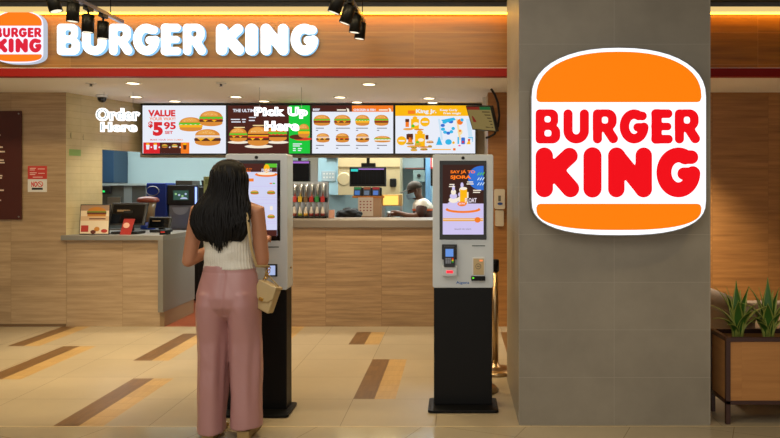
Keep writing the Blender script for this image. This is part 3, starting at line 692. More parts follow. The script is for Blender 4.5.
b.flat([(cx_-.02,cz_+.014),(cx_-.014,cz_+.02),(cx_+.02,cz_-.014),(cx_+.014,cz_-.02)], YW-.005)
b.build('prohibition_symbol', MATS['print_red'], t, recalc=False)
b = MB().rect(X(32,YW), X(43,YW), Z(189.8,YW), Z(187.8,YW), YW-.0048); b.build('printed_bar', M_blackm, t, recalc=False)
b = MB()
for py, a, c in ((168,30,36),(169.6,30,35),(172.5,30,37),(174.2,30,35.5),(168.6,38,45),(173,38.5,45),(176.8,33,43)): b.rect(X(a,YW), X(c,YW), Z(py+.7,YW), Z(py,YW), YW-.0048)
b.build('printed_lines', mat('print_cream', 'e8d5cc', .6), t, recalc=False)
# sticker on cream tiles
def on_side(t0, z, d=.004): q = wl(t0); return (q[0]+d, q[1], z)
b = MB(); p0, p1 = on_side(.03, 1.84), on_side(.17, 1.84); b.quad([p0, p1, (p1[0],p1[1],1.91), (p0[0],p0[1],1.91)])
b.build('sticker', mat('green_sticker', '86a860', .5), label='small faded green sticker on the cream tiled wall', cat='sticker', loc=p0, recalc=False)
for k, (tt, zz, cc, lb) in enumerate(((.04, 2.06, '9c9462', 'olive round sticker high on the cream tiled wall'), (.19, 2.05, 'b0a478', 'faded yellow sticker on the cream tiles, right of the olive one'))):
    b = MB(); q = wl(tt); b.lathe([(.045, 0), (.045, .004)], (q[0]+.004, q[1]+.05, zz), 14, axis='x')
    b.build('sticker', mat('stk%d' % k, cc, .5), label=lb, cat='sticker', loc=(q[0], q[1], zz))
# ------------------------------------------------------------------ things on the left counter
zc = .982
Y = 8.0; t = thing('menu_stand', (X(94,Y), Y, zc), 'tabletop menu card stand with a burger picture on the lower counter', 'menu stand')
x0, x1, z1 = X(79,Y), X(109,Y), Z(204.5,Y)
def lean(pts, tilt=.10): return [(p[0], Y + (p[2]-zc)*tilt + p[1], p[2]) for p in pts]
def lq(b, a0, a1, q0, q1, d, m=0): b.quad(lean([(a0,d,q0),(a1,d,q0),(a1,d,q1),(a0,d,q1)]), m)
b = MB(); b.box(x0, x1, Y, Y+.012, zc, z1)
for v in b.bm.verts: v.co.y += (v.co.z-zc)*.10
b.build('frame', M_dkplas, t, bevel=.002)
b = MB(); lq(b, x0+.008, x1-.008, zc+.01, z1-.008, -.002, 0); lq(b, x0+.008, x1-.008, zc+.15, zc+.2, -.003, 1)
lq(b, x0+.008, x1-.008, zc+.26, z1-.008, -.003, 5)
cd = b.build('card', [mat('card_cream', 'e9d7b8', .5), mat('card_tan', 'd8b890', .5), mat('card_bun', 'c98432', .5), mat('card_patty', '6a3020', .5), mat('card_red', 'b8382c', .5), mat('card_brown', 'a98a70', .5)], t, recalc=False)
b = MB(); cx_ = (x0+x1)/2+.02; zz = zc+.2
def le(cx, cz, rx, rz, d, m, a0=0, a1=360):
    b.quad(lean([(cx+rx*math.cos(R(a0+(a1-a0)*k/16)), d, cz+rz*math.sin(R(a0+(a1-a0)*k/16))) for k in range(17 if a1-a0 < 360 else 16)]), m)
le(cx_, zz+.055, .10, .045, -.005, 2, 0, 180); lq(b, cx_-.105, cx_+.105, zz+.04, zz+.055, -.0055, 5); lq(b, cx_-.105, cx_+.105, zz+.02, zz+.042, -.005, 3); lq(b, cx_-.1, cx_+.1, zz-.002, zz+.02, -.0045, 2)
lq(b, x0+.02, x0+.1, zc+.03, zc+.10, -.004, 4); le(cx_+.01, zc+.06, .03, .025, -.004, 2); le(cx_+.09, zc+.04, .035, .02, -.004, 4); le(cx_-.03, zc+.03, .03, .02, -.004, 3)
lq(b, cx_-.08, cx_+.1, zc+.165, zc+.178, -.004, 3)
b.build('picture', [q for q in cd.data.materials][:5] + [mat('card_green', '6d8a34', .5)], cd, recalc=False)
MB().box(x0+.02, x1-.02, Y+.03, Y+.12, zc, zc+.01).build('foot', M_dkplas, t)
# POS terminals
def pos(px0, px1, pyt, Y, label, yawd=0):
    cx = X((px0+px1)/2, Y); w = (px1-px0)*Y/F; h = Z(pyt,Y)-zc
    t = thing('cash_terminal', (cx, Y, zc), label, 'cash register', 'order terminals on the lower counter', (0,0,yawd))
    MB().prism(rrect(-w*.36, w*.36, 0, .03, .01), -.1, .12).build('base', M_blackm, t, local=True)
    MB().box(-w*.12, w*.12, 0, .05, .02, h*.75).build('stand', M_blackm, t, local=True)
    b = MB().box(-w/2, w/2, -.05, -.01, h*.28, h)
    for v in b.bm.verts: v.co.y += (v.co.z)*.45 - .05
    s_ = b.build('screen_housing', mat('pos_black', '131210', .45), t, local=True, bevel=.006)
    b = MB().quad([(-w*.44,-.052+.45*h*.34-.05,h*.34),(w*.44,-.052+.45*h*.34-.05,h*.34),(w*.44,-.052+.45*h*.94-.05,h*.94),(-w*.44,-.052+.45*h*.94-.05,h*.94)])
    b.build('display_panel', M_screen_off, s_, local=True, recalc=False)
    b = MB().box(-w*.3, w*.05, -.05+.45*h*.72-.053, -.05+.45*h*.72-.06, h*.72, h*.78); b.build('receipt_slot', mat('slot_tan', '9a7f5c', .5), s_, local=True)
    return t
pos(110, 146, 203, 8.15, 'black order terminal with angled screen behind the burger menu stand')
pos(150, 172, 217, 8.45, 'low black order terminal nearer the end of the lower counter')
t = thing('table_sign', (X(125,7.98), 7.98, zc), 'small red tent card leaning before the black order terminal', 'sign')
b = MB().box(X(119.5,7.98), X(130.5,7.98), 7.98, 7.986, zc, Z(219,7.98))
for v in b.bm.verts: v.co.x += (v.co.z-zc)*.18; v.co.y += (v.co.z-zc)*.25
b.build('card', mat('tent_red', '9a2018', .45), t)
b = MB().ell(X(125.5,7.98), Z(225.5,7.98), .035, .03, 7.99-.004, 0); 
for v in b.bm.verts: v.co.y = 7.976 + (v.co.z-zc)*.25
b.build('picture', mat('tent_cream', 'd9a58c', .5), t, recalc=False)
# card reader small with red light
t = thing('card_terminal', (X(164,7.98), 7.98, zc), 'small black card reader with a red light at the counter end', 'card reader')
MB().box(X(160,7.98), X(168,7.98), 7.96, 8.06, zc, zc+.05).build('body', M_black, t, bevel=.005)
MB().box(X(161.5,7.98), X(165.5,7.98), 7.957, 7.959, zc+.025, zc+.035).build('indicator', emi('ff4030', .8), t)
# ------------------------------------------------------------------ kitchen, left part
def W(px, Y): return X(px, Y)
Y = 11.6; MB().box(X(96,Y), X(122.5,Y), Y-.3, Y+.19, Z(183,Y), Z(150,Y)).build('wall_cabinet', mat('navy_door', '24405a', .4), label='dark blue cabinet high on the back wall, seen through the hatch', cat='cabinet', loc=(X(110,Y), Y, Z(183,Y)), bevel=.006)
Y = 10.3; t = thing('prep_fridge', (X(122,Y), Y+.2, .93), 'grey stainless machine with a green-lit control on the kitchen bench', 'refrigerator')
MB().box(X(96,Y), X(146,Y), Y, Y+.45, .93, Z(185.5,Y)).build('body', mat('dull_steel', '6f7673', .35, .5), t, bevel=.01)
MB().box(X(94,Y), X(147,Y), Y-.03, Y+.48, Z(185.5,Y), Z(183.5,Y)).build('lid', mat('pale_steel', 'b6c6c4', .4), t)
c = MB().box(X(101,Y), X(112,Y), Y-.05, Y, Z(193.5,Y), Z(186,Y)).build('control_unit', M_dkplas, t, bevel=.008)
MB().box(X(104.5,Y), X(106.5,Y), Y-.056, Y-.051, Z(192.3,Y), Z(190.5,Y)).build('indicator', emi('20e060', 1.5), c)
MB().box(X(108,Y), X(121,Y), Y-.02, Y, Z(215,Y), Z(197,Y)).build('door', M_steel, t, bevel=.004)
MB().box(X(124,Y), X(132,Y), Y-.012, Y, Z(215,Y), Z(186.5,Y)).build('side_door', mat('pale_steel2', '98a5a6', .4, .3), t, bevel=.004)
Y = 9.9; t = thing('cup_dispenser', (X(157,Y), Y+.1, .93), 'blue ice and cup dispenser between grey machine and coffee machine', 'dispenser')
mb_ = mat('royal_blue', '0d2f8c', .35)
MB().box(X(146,Y), X(166.7,Y), Y, Y+.35, .93, Z(183,Y)).build('body', mb_, t, bevel=.015)
b = MB(); n = 20
b.tube([(X(153,Y)+.085*math.cos(2*math.pi*k/n), Y-.015, Z(191,Y)+.062*math.sin(2*math.pi*k/n)) for k in range(n+1)], .006, 6); b.build('ring_emblem', M_steel, t)
Y = 9.3; t = thing('straw_jar', (X(148,Y), Y, .93), 'clear jar with brown lid full of straws beside the blue dispenser', 'jar')
zz = .93
MB().lathe([(.075,0),(.085,.16),(.105,.25)], (X(148,Y),Y,Z(222,Y))).build('jar_body', mat('amber_glass', '7d6a50', .15), t)
MB().lathe([(.115,.25),(.135,.26),(.135,.285),(.11,.31),(.03,.325)], (X(148,Y),Y,Z(222,Y))).build('lid', mat('brown_lid', '7a3216', .4), t)
MB().lathe([(.09,0),(.09,-.09)], (X(148,Y),Y,Z(222,Y))).build('foot', mb_, t)
MB().box(X(138,Y), X(166,Y), Y-.12, Y+.2, .0, Z(222,Y)-.09).build('pedestal_cabinet', M_steel, label='low steel cabinet carrying the straw jar, behind the order terminals', cat='cabinet', loc=(X(148,Y),Y,0))
Y = 9.9; t = thing('coffee_machine', (X(184,Y), Y+.2, .93), 'black and silver coffee machine with lit display on the kitchen bench', 'coffee machine')
MB().box(X(167,Y), X(198,Y), Y, Y+.4, Z(205,Y), Z(185,Y)).build('upper_housing', M_dkplas, t, bevel=.012)
MB().box(X(168,Y), X(203,Y), Y+.02, Y+.4, .93, Z(205,Y)).build('lower_housing', mat('machine_silver', '8c90a0', .3, .6), t, bevel=.01)
MB().box(X(173.5,Y), X(188.5,Y), Y-.004, Y-.001, Z(200,Y), Z(190.5,Y)).build('display_panel', emi('3c5c50', .8), t)
b = MB()
for k in range(4): b.ell(X(176+k*3.3,Y), Z(194+((k*7)%3),Y), .016, .014, Y-.006, k % 2, n=8)
b.ell(X(184,Y), Z(199,Y), .05, .025, Y-.0055, 1, 0, 180); b.build('picture', [emi('9fd08a', .9), emi('b9c6e8', .9)], t, recalc=False)
MB().box(X(195.2,Y), X(197,Y), Y-.01, Y-.001, Z(204,Y), Z(187,Y)).build('light_strip', emi('8fa8ff', 2.0), t)
MB().box(X(174,Y), X(191,Y), Y+.05, Y+.35, Z(185,Y), Z(180.5,Y)).build('bean_hopper', mat('hopper', '4e4a44', .4), t, bevel=.006)
MB().ell(X(180,Y), Z(207.5,Y), .11, .10, Y+.016, 0, 180, 360).build('drip_bay', mat('bay', 'a9aec0', .3), t, recalc=False)
Y = 9.5; t = thing('coffee_grinder', (X(201,Y), Y, .93), 'tall narrow black grinder between coffee machine and green board', 'grinder')
MB().box(X(198.5,Y), X(205,Y), Y, Y+.18, .0, Z(187,Y)).build('body', M_dkplas, t, bevel=.01); MB().lathe([(.03,0),(.045,.07),(.045,.09)], (X(201.7,Y),Y+.12,Z(187,Y))).build('hopper', M_dkplas, t)
Y = 9.25; t = thing('notice_board', (X(208,Y), Y, 0), 'narrow pale green board standing behind the woman on the left', 'board')
MB().box(X(203.5,Y), X(214,Y), Y, Y+.03, .6, Z(176.5,Y)).build('board', mat('pale_green', 'b0bc7c', .5), t, bevel=.004)
b = MB(); b.rect(X(205,Y), X(213,Y), Z(184,Y), Z(179,Y), Y-.001, 0); b.rect(X(205,Y), X(213,Y), Z(200,Y), Z(190,Y), Y-.001, 0); b.build('printed_panel', mat('mid_green', '8a9a5a', .5), t, recalc=False)
MB().box(X(206,Y), X(211,Y), Y-.1, Y+.15, 0, .6).build('stand', M_black, t)
Y = 9.7; MB().box(X(166,Y), X(214,Y), Y, Y+.03, 0, .92).build('bench_front', M_blackm, label='dark bench front behind the passage beside the lower counter', cat='bench', loc=(X(190,Y),Y,0))
# ------------------------------------------------------------------ kitchen, middle part
ZW = 1.145
Y = 8.45; t = thing('drinks_dispenser', (X(308,Y), Y, ZW), 'stainless seven-nozzle drinks dispenser on the pickup counter', 'drinks dispenser')
x0, x1 = X(286,Y), X(327.5,Y)
MB().box(x0, x1, Y+.05, Y+.10, ZW, Z(181.5,Y)).build('back_panel', M_steel, t, bevel=.006)
MB().box(x0, x1, Y-.09, Y+.05, ZW, ZW+.02).build('drip_tray', M_black, t)
MB().box(x0, x1, Y-.04, Y+.05, Z(202,Y), Z(197.5,Y)).build('valve_bar', M_black, t, bevel=.005)
cols = ['3050a0','c0392b','d8b020','7a5a30','b82418','2c8a3a','b82418']; bts = ['7a1f1a','8a4030','8a9030','c08a20','7a1f1a','6a1a20','7a1f1a']
for k in range(7):
    cx_ = x0 + .045 + k*(x1-x0-.09)/6
    v = MB().box(cx_-.022, cx_+.022, Y-.075, Y-.04, Z(202,Y), Z(196.5,Y)).build('valve', mat('valve%d' % k, cols[k], .4), t, label='coloured label on the valve front', bevel=.003)
    MB().tube([(cx_, Y-.03, Z(196.5,Y)), (cx_, Y-.01, Z(184,Y))], [.014, .020], 10).build('upper_pipe', M_steel, t)
    MB().tube([(cx_, Y-.06, Z(202,Y)), (cx_, Y-.06, Z(206,Y))], .010, 8).build('nozzle', M_steel, v)
    s_ = MB().lathe([(.022,0),(.024,.05),(.016,.085),(.012,.11)], (cx_, Y-.055, ZW+.02), 12).build('sauce_bottle', mat('btl', 'cfc8bc', .25), label=None, loc=(cx_, Y-.055, ZW+.02))
    tag(s_, ('pale squeeze bottle under the dispenser nozzles, ' + ['leftmost','second from left','third from left','middle one','fifth from left','sixth from left','rightmost'][k]), 'bottle', 'squeeze bottles under the drinks nozzles')
    MB().lathe([(.0245,.004),(.0252,.035)], (cx_, Y-.055, ZW+.02), 12).build('bottle_label', mat('bl%d' % k, bts[k], .4), s_)
Y = 9.8; t = thing('order_monitor', (X(300,Y), Y, Z(182,Y)), 'black order monitor with a purple top bar, above the drinks dispenser', 'monitor')
MB().box(X(284,Y), X(310,Y), Y, Y+.06, Z(182,Y), Z(160.5,Y)).build('casing', M_blackm, t, bevel=.006)
MB().box(X(285,Y), X(309,Y), Y-.003, Y-.001, Z(181,Y), Z(163.5,Y)).build('display_panel', emi('0a0a10', .3), t)
MB().box(X(285,Y), X(309,Y), Y-.003, Y-.001, Z(163.3,Y), Z(161.5,Y)).build('title_bar', emi('b070d8', .9), t)
MB().box(X(297,Y), X(300,Y), Y+.06, Y+.1, Z(175,Y), 2.7).build('ceiling_arm', M_black, t)
Y = 11.0; t = thing('electrical_cabinet', (X(328,Y), Y, Z(195,Y)), 'pale blue wall cabinet with a switch panel, left of the steel hood', 'cabinet')
MB().box(X(318,Y), X(338,Y), Y, Y+.79, Z(195,Y), Z(152,Y)).build('body', mat('sky_blue', '9fc4d4', .4), t, bevel=.006)
sw = MB().box(X(322,Y), X(335.5,Y), Y-.03, Y, Z(181,Y), Z(171,Y)).build('switch_panel', mat('panel_blue', 'a8bcc6', .4), t, bevel=.004)
for k in range(8): MB().box(X(323.6+(k%4)*3,Y), X(325+(k%4)*3,Y), Y-.04, Y-.03, Z(174.6+(k//4)*3.6,Y), Z(173+(k//4)*3.6,Y)).build('switch', M_white, sw)
MB().box(X(327,Y), X(337,Y), Y-.06, Y-.001, Z(158.5,Y), Z(154,Y)).build('top_box', M_dkplas, t)
MB().box(X(308,11.4), X(318,11.4), 11.4, 11.79, Z(182,11.4), 2.69).build('duct', M_steel, label='grey steel duct on the back wall beside the blue cabinet', cat='duct', loc=(X(313,11.4), 11.4, Z(182,11.4)))
Y = 10.4; t = thing('extractor_hood', (X(368,Y), Y, Z(195,Y)), 'large warm-toned steel hood behind the centre order monitor', 'extractor hood')
mh = mat('hood_steel', 'b3a582', .38, .35, var=.06, bscale=3)
MB().box(X(338,Y), X(400,Y), Y, Y+.5, Z(195,Y), 2.69).build('body', mh, t, bevel=.005)
MB().box(X(338,Y), X(400,Y), Y-.015, Y, Z(167.5,Y), Z(166.5,Y)).build('seam_strip', mat('seam', '8a7c5c', .4, .4), t)
for px in (344,): MB().lathe([(.09,0),(.095,.006),(.08,.008)], (X(px,Y), Y, Z(179,Y)), 20, axis='y').build('round_plate', mh, t)
MB().box(X(390,Y), X(396.5,Y), Y-.05, Y, Z(187,Y), Z(178.5,Y)).build('control_box', M_black, t, bevel=.015)
Y = 9.8; t = thing('order_monitor', (X(368,Y), Y, Z(187,Y)), 'wide black order monitor with cyan and purple bar, centre of the kitchen', 'monitor')
MB().box(X(349.5,Y), X(386,Y), Y, Y+.06, Z(186.5,Y), Z(167,Y)).build('casing', M_blackm, t, bevel=.005)
d = MB().box(X(351,Y), X(384.5,Y), Y-.003, Y-.001, Z(184.5,Y), Z(168.5,Y)).build('display_panel', emi('08080c', .3), t)
b = MB(); b.rect(X(351,Y), X(358,Y), Z(171.5,Y), Z(169,Y), Y-.004, 0); b.rect(X(358.5,Y), X(384,Y), Z(169.6,Y), Z(168.6,Y), Y-.004, 1)
for k in range(8): b.rect(X(354+k*3.8,Y), X(354.2+k*3.8,Y), Z(184,Y), Z(172,Y), Y-.004, 2)
b.build('picture', [emi('30d0c8', 1), emi('b080e0', 1), emi('202838', .5)], d, recalc=False)
MB().box(X(361,Y), X(375,Y), Y+.02, Y+.1, Z(167,Y), Z(163,Y)).build('sensor_bar', M_black, t)
MB().box(X(366,Y), X(369,Y), Y+.06, Y+.1, Z(180,Y), 2.7).build('ceiling_arm', M_black, t)
Y = 9.7; t = thing('tablet_shelf', (X(369,Y), Y, ZW-.12), 'slanted rack holding three tablets under the centre monitor', 'rack')
MB().box(X(352,Y), X(384,Y), Y+.02, Y+.18, Z(198,Y), Z(196,Y)).build('shelf', mat('orange_edge', 'c87a2a', .4), t)
MB().box(X(353,Y), X(381,Y), Y+.10, Y+.12, Z(196,Y), Z(187.5,Y)).build('back_plate', M_dkplas, t)
MB().box(X(361,Y), X(381,Y), Y+.03, Y+.16, 1.02, Z(198,Y)).build('post', mat('warm_panel', 'c8a07c', .4), t)
for k, (px, cc, hd) in enumerate(((357,'4a7ac0','2a8a50'), (366.5,'6a7a90','a05030'), (375.5,'5a80d0','b02a30'))):
    tb = thing('tablet', (X(px,Y), Y+.04, Z(196,Y)), 'small tablet on the rack under the centre monitor, ' + ['with green top, left','middle','with red top, right'][k], 'tablet', 'tablets on the kitchen rack')
    b = MB().box(X(px-3.8,Y), X(px+3.8,Y), Y+.03, Y+.045, Z(196,Y)+.003, Z(187,Y))
    for v in b.bm.verts: v.co.y += (v.co.z-Z(196,Y))*.3
    b.build('case', M_dkplas, tb)
    b = MB().rect(X(px-2.8,Y), X(px+2.4,Y), Z(195,Y), Z(190.6,Y), Y+.028, 0); b.rect(X(px-3.4,Y), X(px+3.4,Y), Z(189.4,Y), Z(187.3,Y), Y+.028, 1)
    for v in b.bm.verts: v.co.y += (v.co.z-Z(196,Y))*.3
    b.build('display_panel', [emi(cc, .8), emi(hd, .7)], tb, recalc=False)
Y = 9.66; t = thing('order_chart', (X(365.5,Y), Y, Z(216,Y)), 'white sheet with rows of red dots hanging below the tablets', 'chart')
MB().box(X(358,Y), X(373,Y), Y, Y+.006, Z(216,Y), Z(197.5,Y)).build('sheet', mat('chart_paper', 'f2dcc8', .5), t)
b = MB()
for i in range(4):
    for j in range(4): b.ell(X(360.5+i*3.4,Y), Z(201.5+j*3,Y), .011, .009, Y-.001, 0, n=8)
b.build('printed_dots', mat('dot_red', 'a84838', .5), t, recalc=False)
Y = 9.75; t = thing('heat_lamp_unit', (X(392,Y), Y, ZW-.12), 'glowing yellow heated pass-through shelf beside the tablets', 'warmer')
MB().box(X(381.5,Y), X(402,Y), Y+.04, Y+.2, Z(206,Y), Z(194.5,Y)).build('hood', mat('lamp_hood', 'c9a468', .35, .3), t, bevel=.004)
MB().box(X(383,Y), X(398,Y), Y+.03, Y+.038, Z(205,Y), Z(195.5,Y)).build('lamp_panel', emi('ffc860', 1.5), t)
MB().box(X(381.5,Y), X(384,Y), Y+.05, Y+.19, 1.02, Z(206,Y)).build('leg', M_steel, t); MB().box(X(399.5,Y), X(402,Y), Y+.05, Y+.19, 1.02, Z(206,Y)).build('leg', M_steel, t)
Y = 10.15
for k, (px, r, h, lb) in enumerate(((384,.035,.09,'left'),(389,.035,.14,'middle'),(394,.035,.11,'right'))):
    o = MB().lathe([(r*.8,0),(r,.02),(r,h-.01),(r*.9,h)], (X(px,Y),Y,1.02), 14).build('metal_cup', M_steel, label='steel cup under the yellow heat lamp, ' + lb + ' of three', cat='cup', group='cups under the heat lamp', loc=(X(px,Y),Y,1.02))
Y = 9.3; t = thing('supply_bag', (X(349,Y), Y, ZW-.03), 'crumpled black bag of supplies lying behind the pickup counter', 'bag')
b = MB(); bmesh.ops.create_icosphere(b.bm, subdivisions=4, radius=1)
for v in b.bm.verts:
    q = noise.noise(v.co*2.2)*.22 + noise.noise(v.co*6)*.08
    v.co = Vector((v.co.x*.16, v.co.y*.10, v.co.z*.085))*(1+q) + Vector((X(349,Y), Y, ZW-.03+.035))
for f in b.bm.faces: f.smooth = True
b.build('bag_body', mat('black_bag', '0c0f12', .85), t)
MB().box(X(337,Y), X(381,Y), Y-.1, Y+.25, 0, ZW-.11).build('support_shelf', M_steel, label='steel unit directly behind the pickup counter under the black bag', cat='cabinet', loc=(X(355,Y), Y, 0))
t = thing('card_holder', (X(329.5,8.4), 8.4, ZW), 'small peach card holder beside the drinks dispenser', 'card holder')
MB().box(X(328.6,8.4), X(334,8.4), 8.4, 8.45, ZW, Z(210,8.4)).build('holder', mat('peach', 'd8a088', .5), t, bevel=.003)
# right side of kitchen
Y = 11.3; t = thing('fuse_box', (X(410,Y), Y, Z(172,Y)), 'grey electrical boxes high on the kitchen wall above the worker', 'electrical box')
MB().box(X(401,Y), X(424,Y), Y, Y+.49, Z(168,Y), 2.4).build('large_box', mat('box_grey', '8fa0a4', .4), t, bevel=.006)
MB().box(X(400,Y), X(416,Y), Y-.03, Y+.0, Z(156.5,Y), Z(152,Y)).build('dark_strip', M_dkplas, t)
MB().box(X(413,Y), X(425,Y), Y, Y+.49, Z(182,Y), Z(170,Y)).build('small_box', mat('box_grey2', '86a0a0', .4), t, bevel=.006)
MB().lathe([(.028,0),(.028,.03)], (X(419,Y), Y, Z(175.5,Y)), 14, axis='y').build('knob', M_dkplas, t)
MB().box(X(405,Y), X(424,Y), Y-.008, Y-.001, Z(169,Y), Z(168,Y)).build('edge', mat('rust', '7a4a40', .5), t)
MB().tube([(X(401.8,Y),Y+.1,.0),(X(401.8,Y),Y+.1,Z(168.5,Y))], .018, 10).build('pipe', M_steel, label='vertical steel pipe left of the worker in the kitchen', cat='pipe', loc=(X(401.8,Y),Y+.1,0))
Y = 11.0; MB().box(X(425.5,Y), X(430,Y), Y, Y+.79, 0, 2.69).build('wall_pillar', mat('pillar_blue', '5f8fb8', .4), kind='structure')
Y = 10.6; t = thing('kitchen_cabinet', (X(434,Y), Y, 1.3), 'black cabinet with red frame at the right end of the kitchen', 'cabinet')
MB().box(X(430.5,Y), X(440,Y), Y, Y+.3, Z(186,Y), Z(168,Y)).build('black_box', M_black, t, bevel=.006)
MB().box(X(430.5,Y), X(432,Y), Y, Y+.03, Z(168,Y), Z(152,Y)).build('red_post', mat('frame_red', 'c03028', .4), t); MB().box(X(430.5,Y), X(440,Y), Y, Y+.03, Z(168.5,Y), Z(167,Y)).build('red_rail', MATS['frame_red'], t)
MB().box(X(432,Y), X(440,Y), Y+.005, Y+.02, Z(167,Y), 2.2).build('white_panel', M_white, t)
# ------------------------------------------------------------------ hand sanitiser
Y = YW; t = thing('soap_dispenser', (X(499,Y), Y, 1.1), 'white wall-mounted hand sanitiser dispenser between kiosk and grey column', 'dispenser')
MB().prism(rrect(X(494,Y), X(504.5,Y), Z(209,Y), Z(189,Y), .02), Y-.10, Y).build('upper_body', mat('disp_white', 'd8cfc0', .35), t, bevel=.006)
MB().prism(rrect(X(495,Y), X(503.5,Y), Z(226,Y), Z(210,Y), .015), Y-.07, Y).build('drip_guard', mat('disp_white2', 'cfc4b2', .4), t, bevel=.005)
MB().ell(X(499.5,Y), Z(203.5,Y), .028, .014, Y-.108, 0).build('blue_logo', mat('logo_blue', '2a4a9a', .4), t, recalc=False)
MB().box(X(498,Y)-.003, X(500,Y)+.003, Y-.107, Y-.104, Z(201,Y), Z(195.5,Y)).build('window', mat('disp_window', '6a6458', .3), t)
# ------------------------------------------------------------------ kiosks
def kiosk(cx, yf, label, first):
    t = thing('ordering_kiosk', (cx, yf+.1, 0), label, 'kiosk')
    hw = .206
    MB().prism(rrect(cx-hw, cx+hw, .816, 1.721, .015), yf, yf+.165).build('head_housing', M_kiosk, t, bevel=.004)
    MB().box(cx-.198, cx+.198, yf+.012, yf+.160, .02, .816).build('pedestal', M_black, t, bevel=.003)
    pl = MB().prism(rrect(cx-.235, cx+.235, -.30, .0, .025), 0, .016)
    for v in pl.bm.verts: v.co = Vector((v.co.x, yf+.18+v.co.z, .004+v.co.y))
    pl.build('base_plate', M_black, t, bevel=.002)
    bz = MB().box(cx-.159, cx+.159, yf-.004, yf, 1.143, 1.678).build('screen_bezel', mat('bezel_black', '070708', .15), t, bevel=.001)
    MB().lathe([(.011,0),(.011,.004),(.004,.006)], (cx, yf, 1.697), 16, axis='y').build('camera_lens', M_blackm, t)
    MB().prism(rrect(cx+.06, cx+.15, 1.098, 1.104, .003), yf-.002, yf).build('receipt_slot', mat('slot_green', '18301c', .3), t)
    return t, bz
K2 = kiosk(X(463,5.0), 4.985, 'white ordering kiosk on black pedestal, right one, with drink advert on screen', False)
t, bz = K2; cx, yf = X(463,5.0), 4.985; S = 5.0/F
def KU(px): return cx + (px-463)*S
def KV(py): return CZ - (py-VY)*S
pn = MB().box(KU(442.8), KU(483.4), yf-.006, yf-.004, KV(234.3), KV(164.8)).build('display_panel', emi('371d18', 1), bz)
ys = yf-.0075
def mixed(b, par, label=None): return b.build('picture', EM, par, recalc=False, label=label)
b = MB(); b.rect(KU(442.8), KU(483.4), KV(234.3), KV(203.5), ys, ei('lav'))
b.ell(KU(481), KV(178), 13*S, 12*S, ys-.0002, ei('blue'), 90, 270); b.rect(KU(481), KU(483.4), KV(190), KV(166), ys-.0002, ei('blue'))
for k in range(9):
    px = 477+ (k%3)*2.4; py = 172 + (k//3)*5; b.flat([(KU(px),KV(py+3)),(KU(px+2.2),KV(py)),(KU(px+2.5),KV(py+1)),(KU(px+.7),KV(py+3.6))], ys-.0006, ei('green' if k < 3 else 'pale'))
for px, w_, h_ in ((453.5, 6, 20), (462, 6.5, 23)):
    z0 = 206
    for i in range(5): b.ell(KU(px), KV(z0 - h_*(i+.5)/5), w_*(1-i*.19)*S, 2.9*S, ys-.0008-.0003*i, ei('cream' if i % 2 else 'lav'), n=12)
b.prism(rrect(KU(460), KU(467), KV(204), KV(188.5), .006), ys-.004, ys-.003, ei('yellow')); b.ell(KU(463.5), KV(188.5), 3.6*S, 1.5*S, ys-.0045, ei('cream'))
b.rect(KU(467), KU(468.4), KV(198), KV(192), ys-.0042, ei('cream'))
b.ell(KU(462), KV(203.8), 4.6*S, 2.4*S, ys-.006, ei('orange')); 
b.ell(KU(463), KV(209.5), 17.5*S, 3.4*S, ys-.001, ei('orange')); b.ell(KU(463), KV(208), 15.5*S, 2.8*S, ys-.0016, ei('lav'))
b.rect(KU(443), KU(483), KV(221), KV(218), ys-.001, ei('bun2')); b.rect(KU(443), KU(483), KV(219.4), KV(218.9), ys-.0013, ei('cream')); b.ell(KU(477.5), KV(219.7), 3*S, 2.8*S, ys-.002, ei('orange'))
for px, py, w_ in ((449.5,184,5),(449,186,6),(467,181.5,6),(466.5,183.5,7),(473,189.8,8),(473,191.8,7)): b.rect(KU(px), KU(px+w_), KV(py+1), KV(py), ys-.003, ei('cream'))
mixed(b, pn)
text('SAY JÁ TO', KU(450.5), KV(174.2), ys-.003, KV(169.8)-KV(174.2), emi('ff7a18', 1.1), pn, w=KU(475)-KU(450.5), off=.03)
text('SJORA', KU(450.5), KV(179.8), ys-.003, KV(175.4)-KV(179.8), emi('ff7a18', 1.1), pn, w=KU(471)-KU(450.5), off=.04)
text('FLOAT', KU(465), KV(202.5), ys-.0085, KV(198)-KV(202.5), emi('f0e6f4', 1), pn, w=KU(476.5)-KU(465), off=.02)
text('SJORA', KU(458.8), KV(204.8), ys-.008, KV(202.6)-KV(204.8), emi('f0e6f4', 1), pn, w=KU(465.2)-KU(458.8), off=.02)
text('touch to start', KU(454.5), KV(229.6), ys-.001, KV(227.8)-KV(229.6), E['grey'], pn, w=KU(471)-KU(454.5))
# card reader
h = MB().box(KU(442.2), KU(457), yf-.05, yf, KV(275), KV(265)).build('reader_cradle', M_kiosk, t, bevel=.004)
MB().box(KU(446.5), KU(453), yf-.053, yf-.0505, KV(272), KV(269.5)).build('red_light', emi('ff2a38', 1.6), h)
b = MB().box(KU(442), KU(456.9), yf-.03, yf-.002, KV(259), KV(244)).build('reader_shield', M_dkplas, t, bevel=.004)
rd = MB().prism(rrect(KU(444), KU(455), KV(266), KV(245.5), .008), yf-.062, yf-.03).build('card_reader', mat('reader_black', '1d1e22', .35), t, bevel=.003)
MB().box(KU(445.7), KU(453.4), yf-.065, yf-.0625, KV(255.5), KV(248)).build('reader_display', emi('6a9ae8', .9), rd)
b = MB()
for i in range(4):
    for j in range(3): b.box(KU(445.7+j*1.9), KU(447.2+j*1.9), yf-.0645, yf-.062, KV(258+i*1.4), KV(257+i*1.4), 0 if i < 2 else 0)
for i in range(3): b.box(KU(451.8), KU(453.6), yf-.065, yf-.062, KV(258.4+i*1.5), KV(257+i*1.5), 1+i)
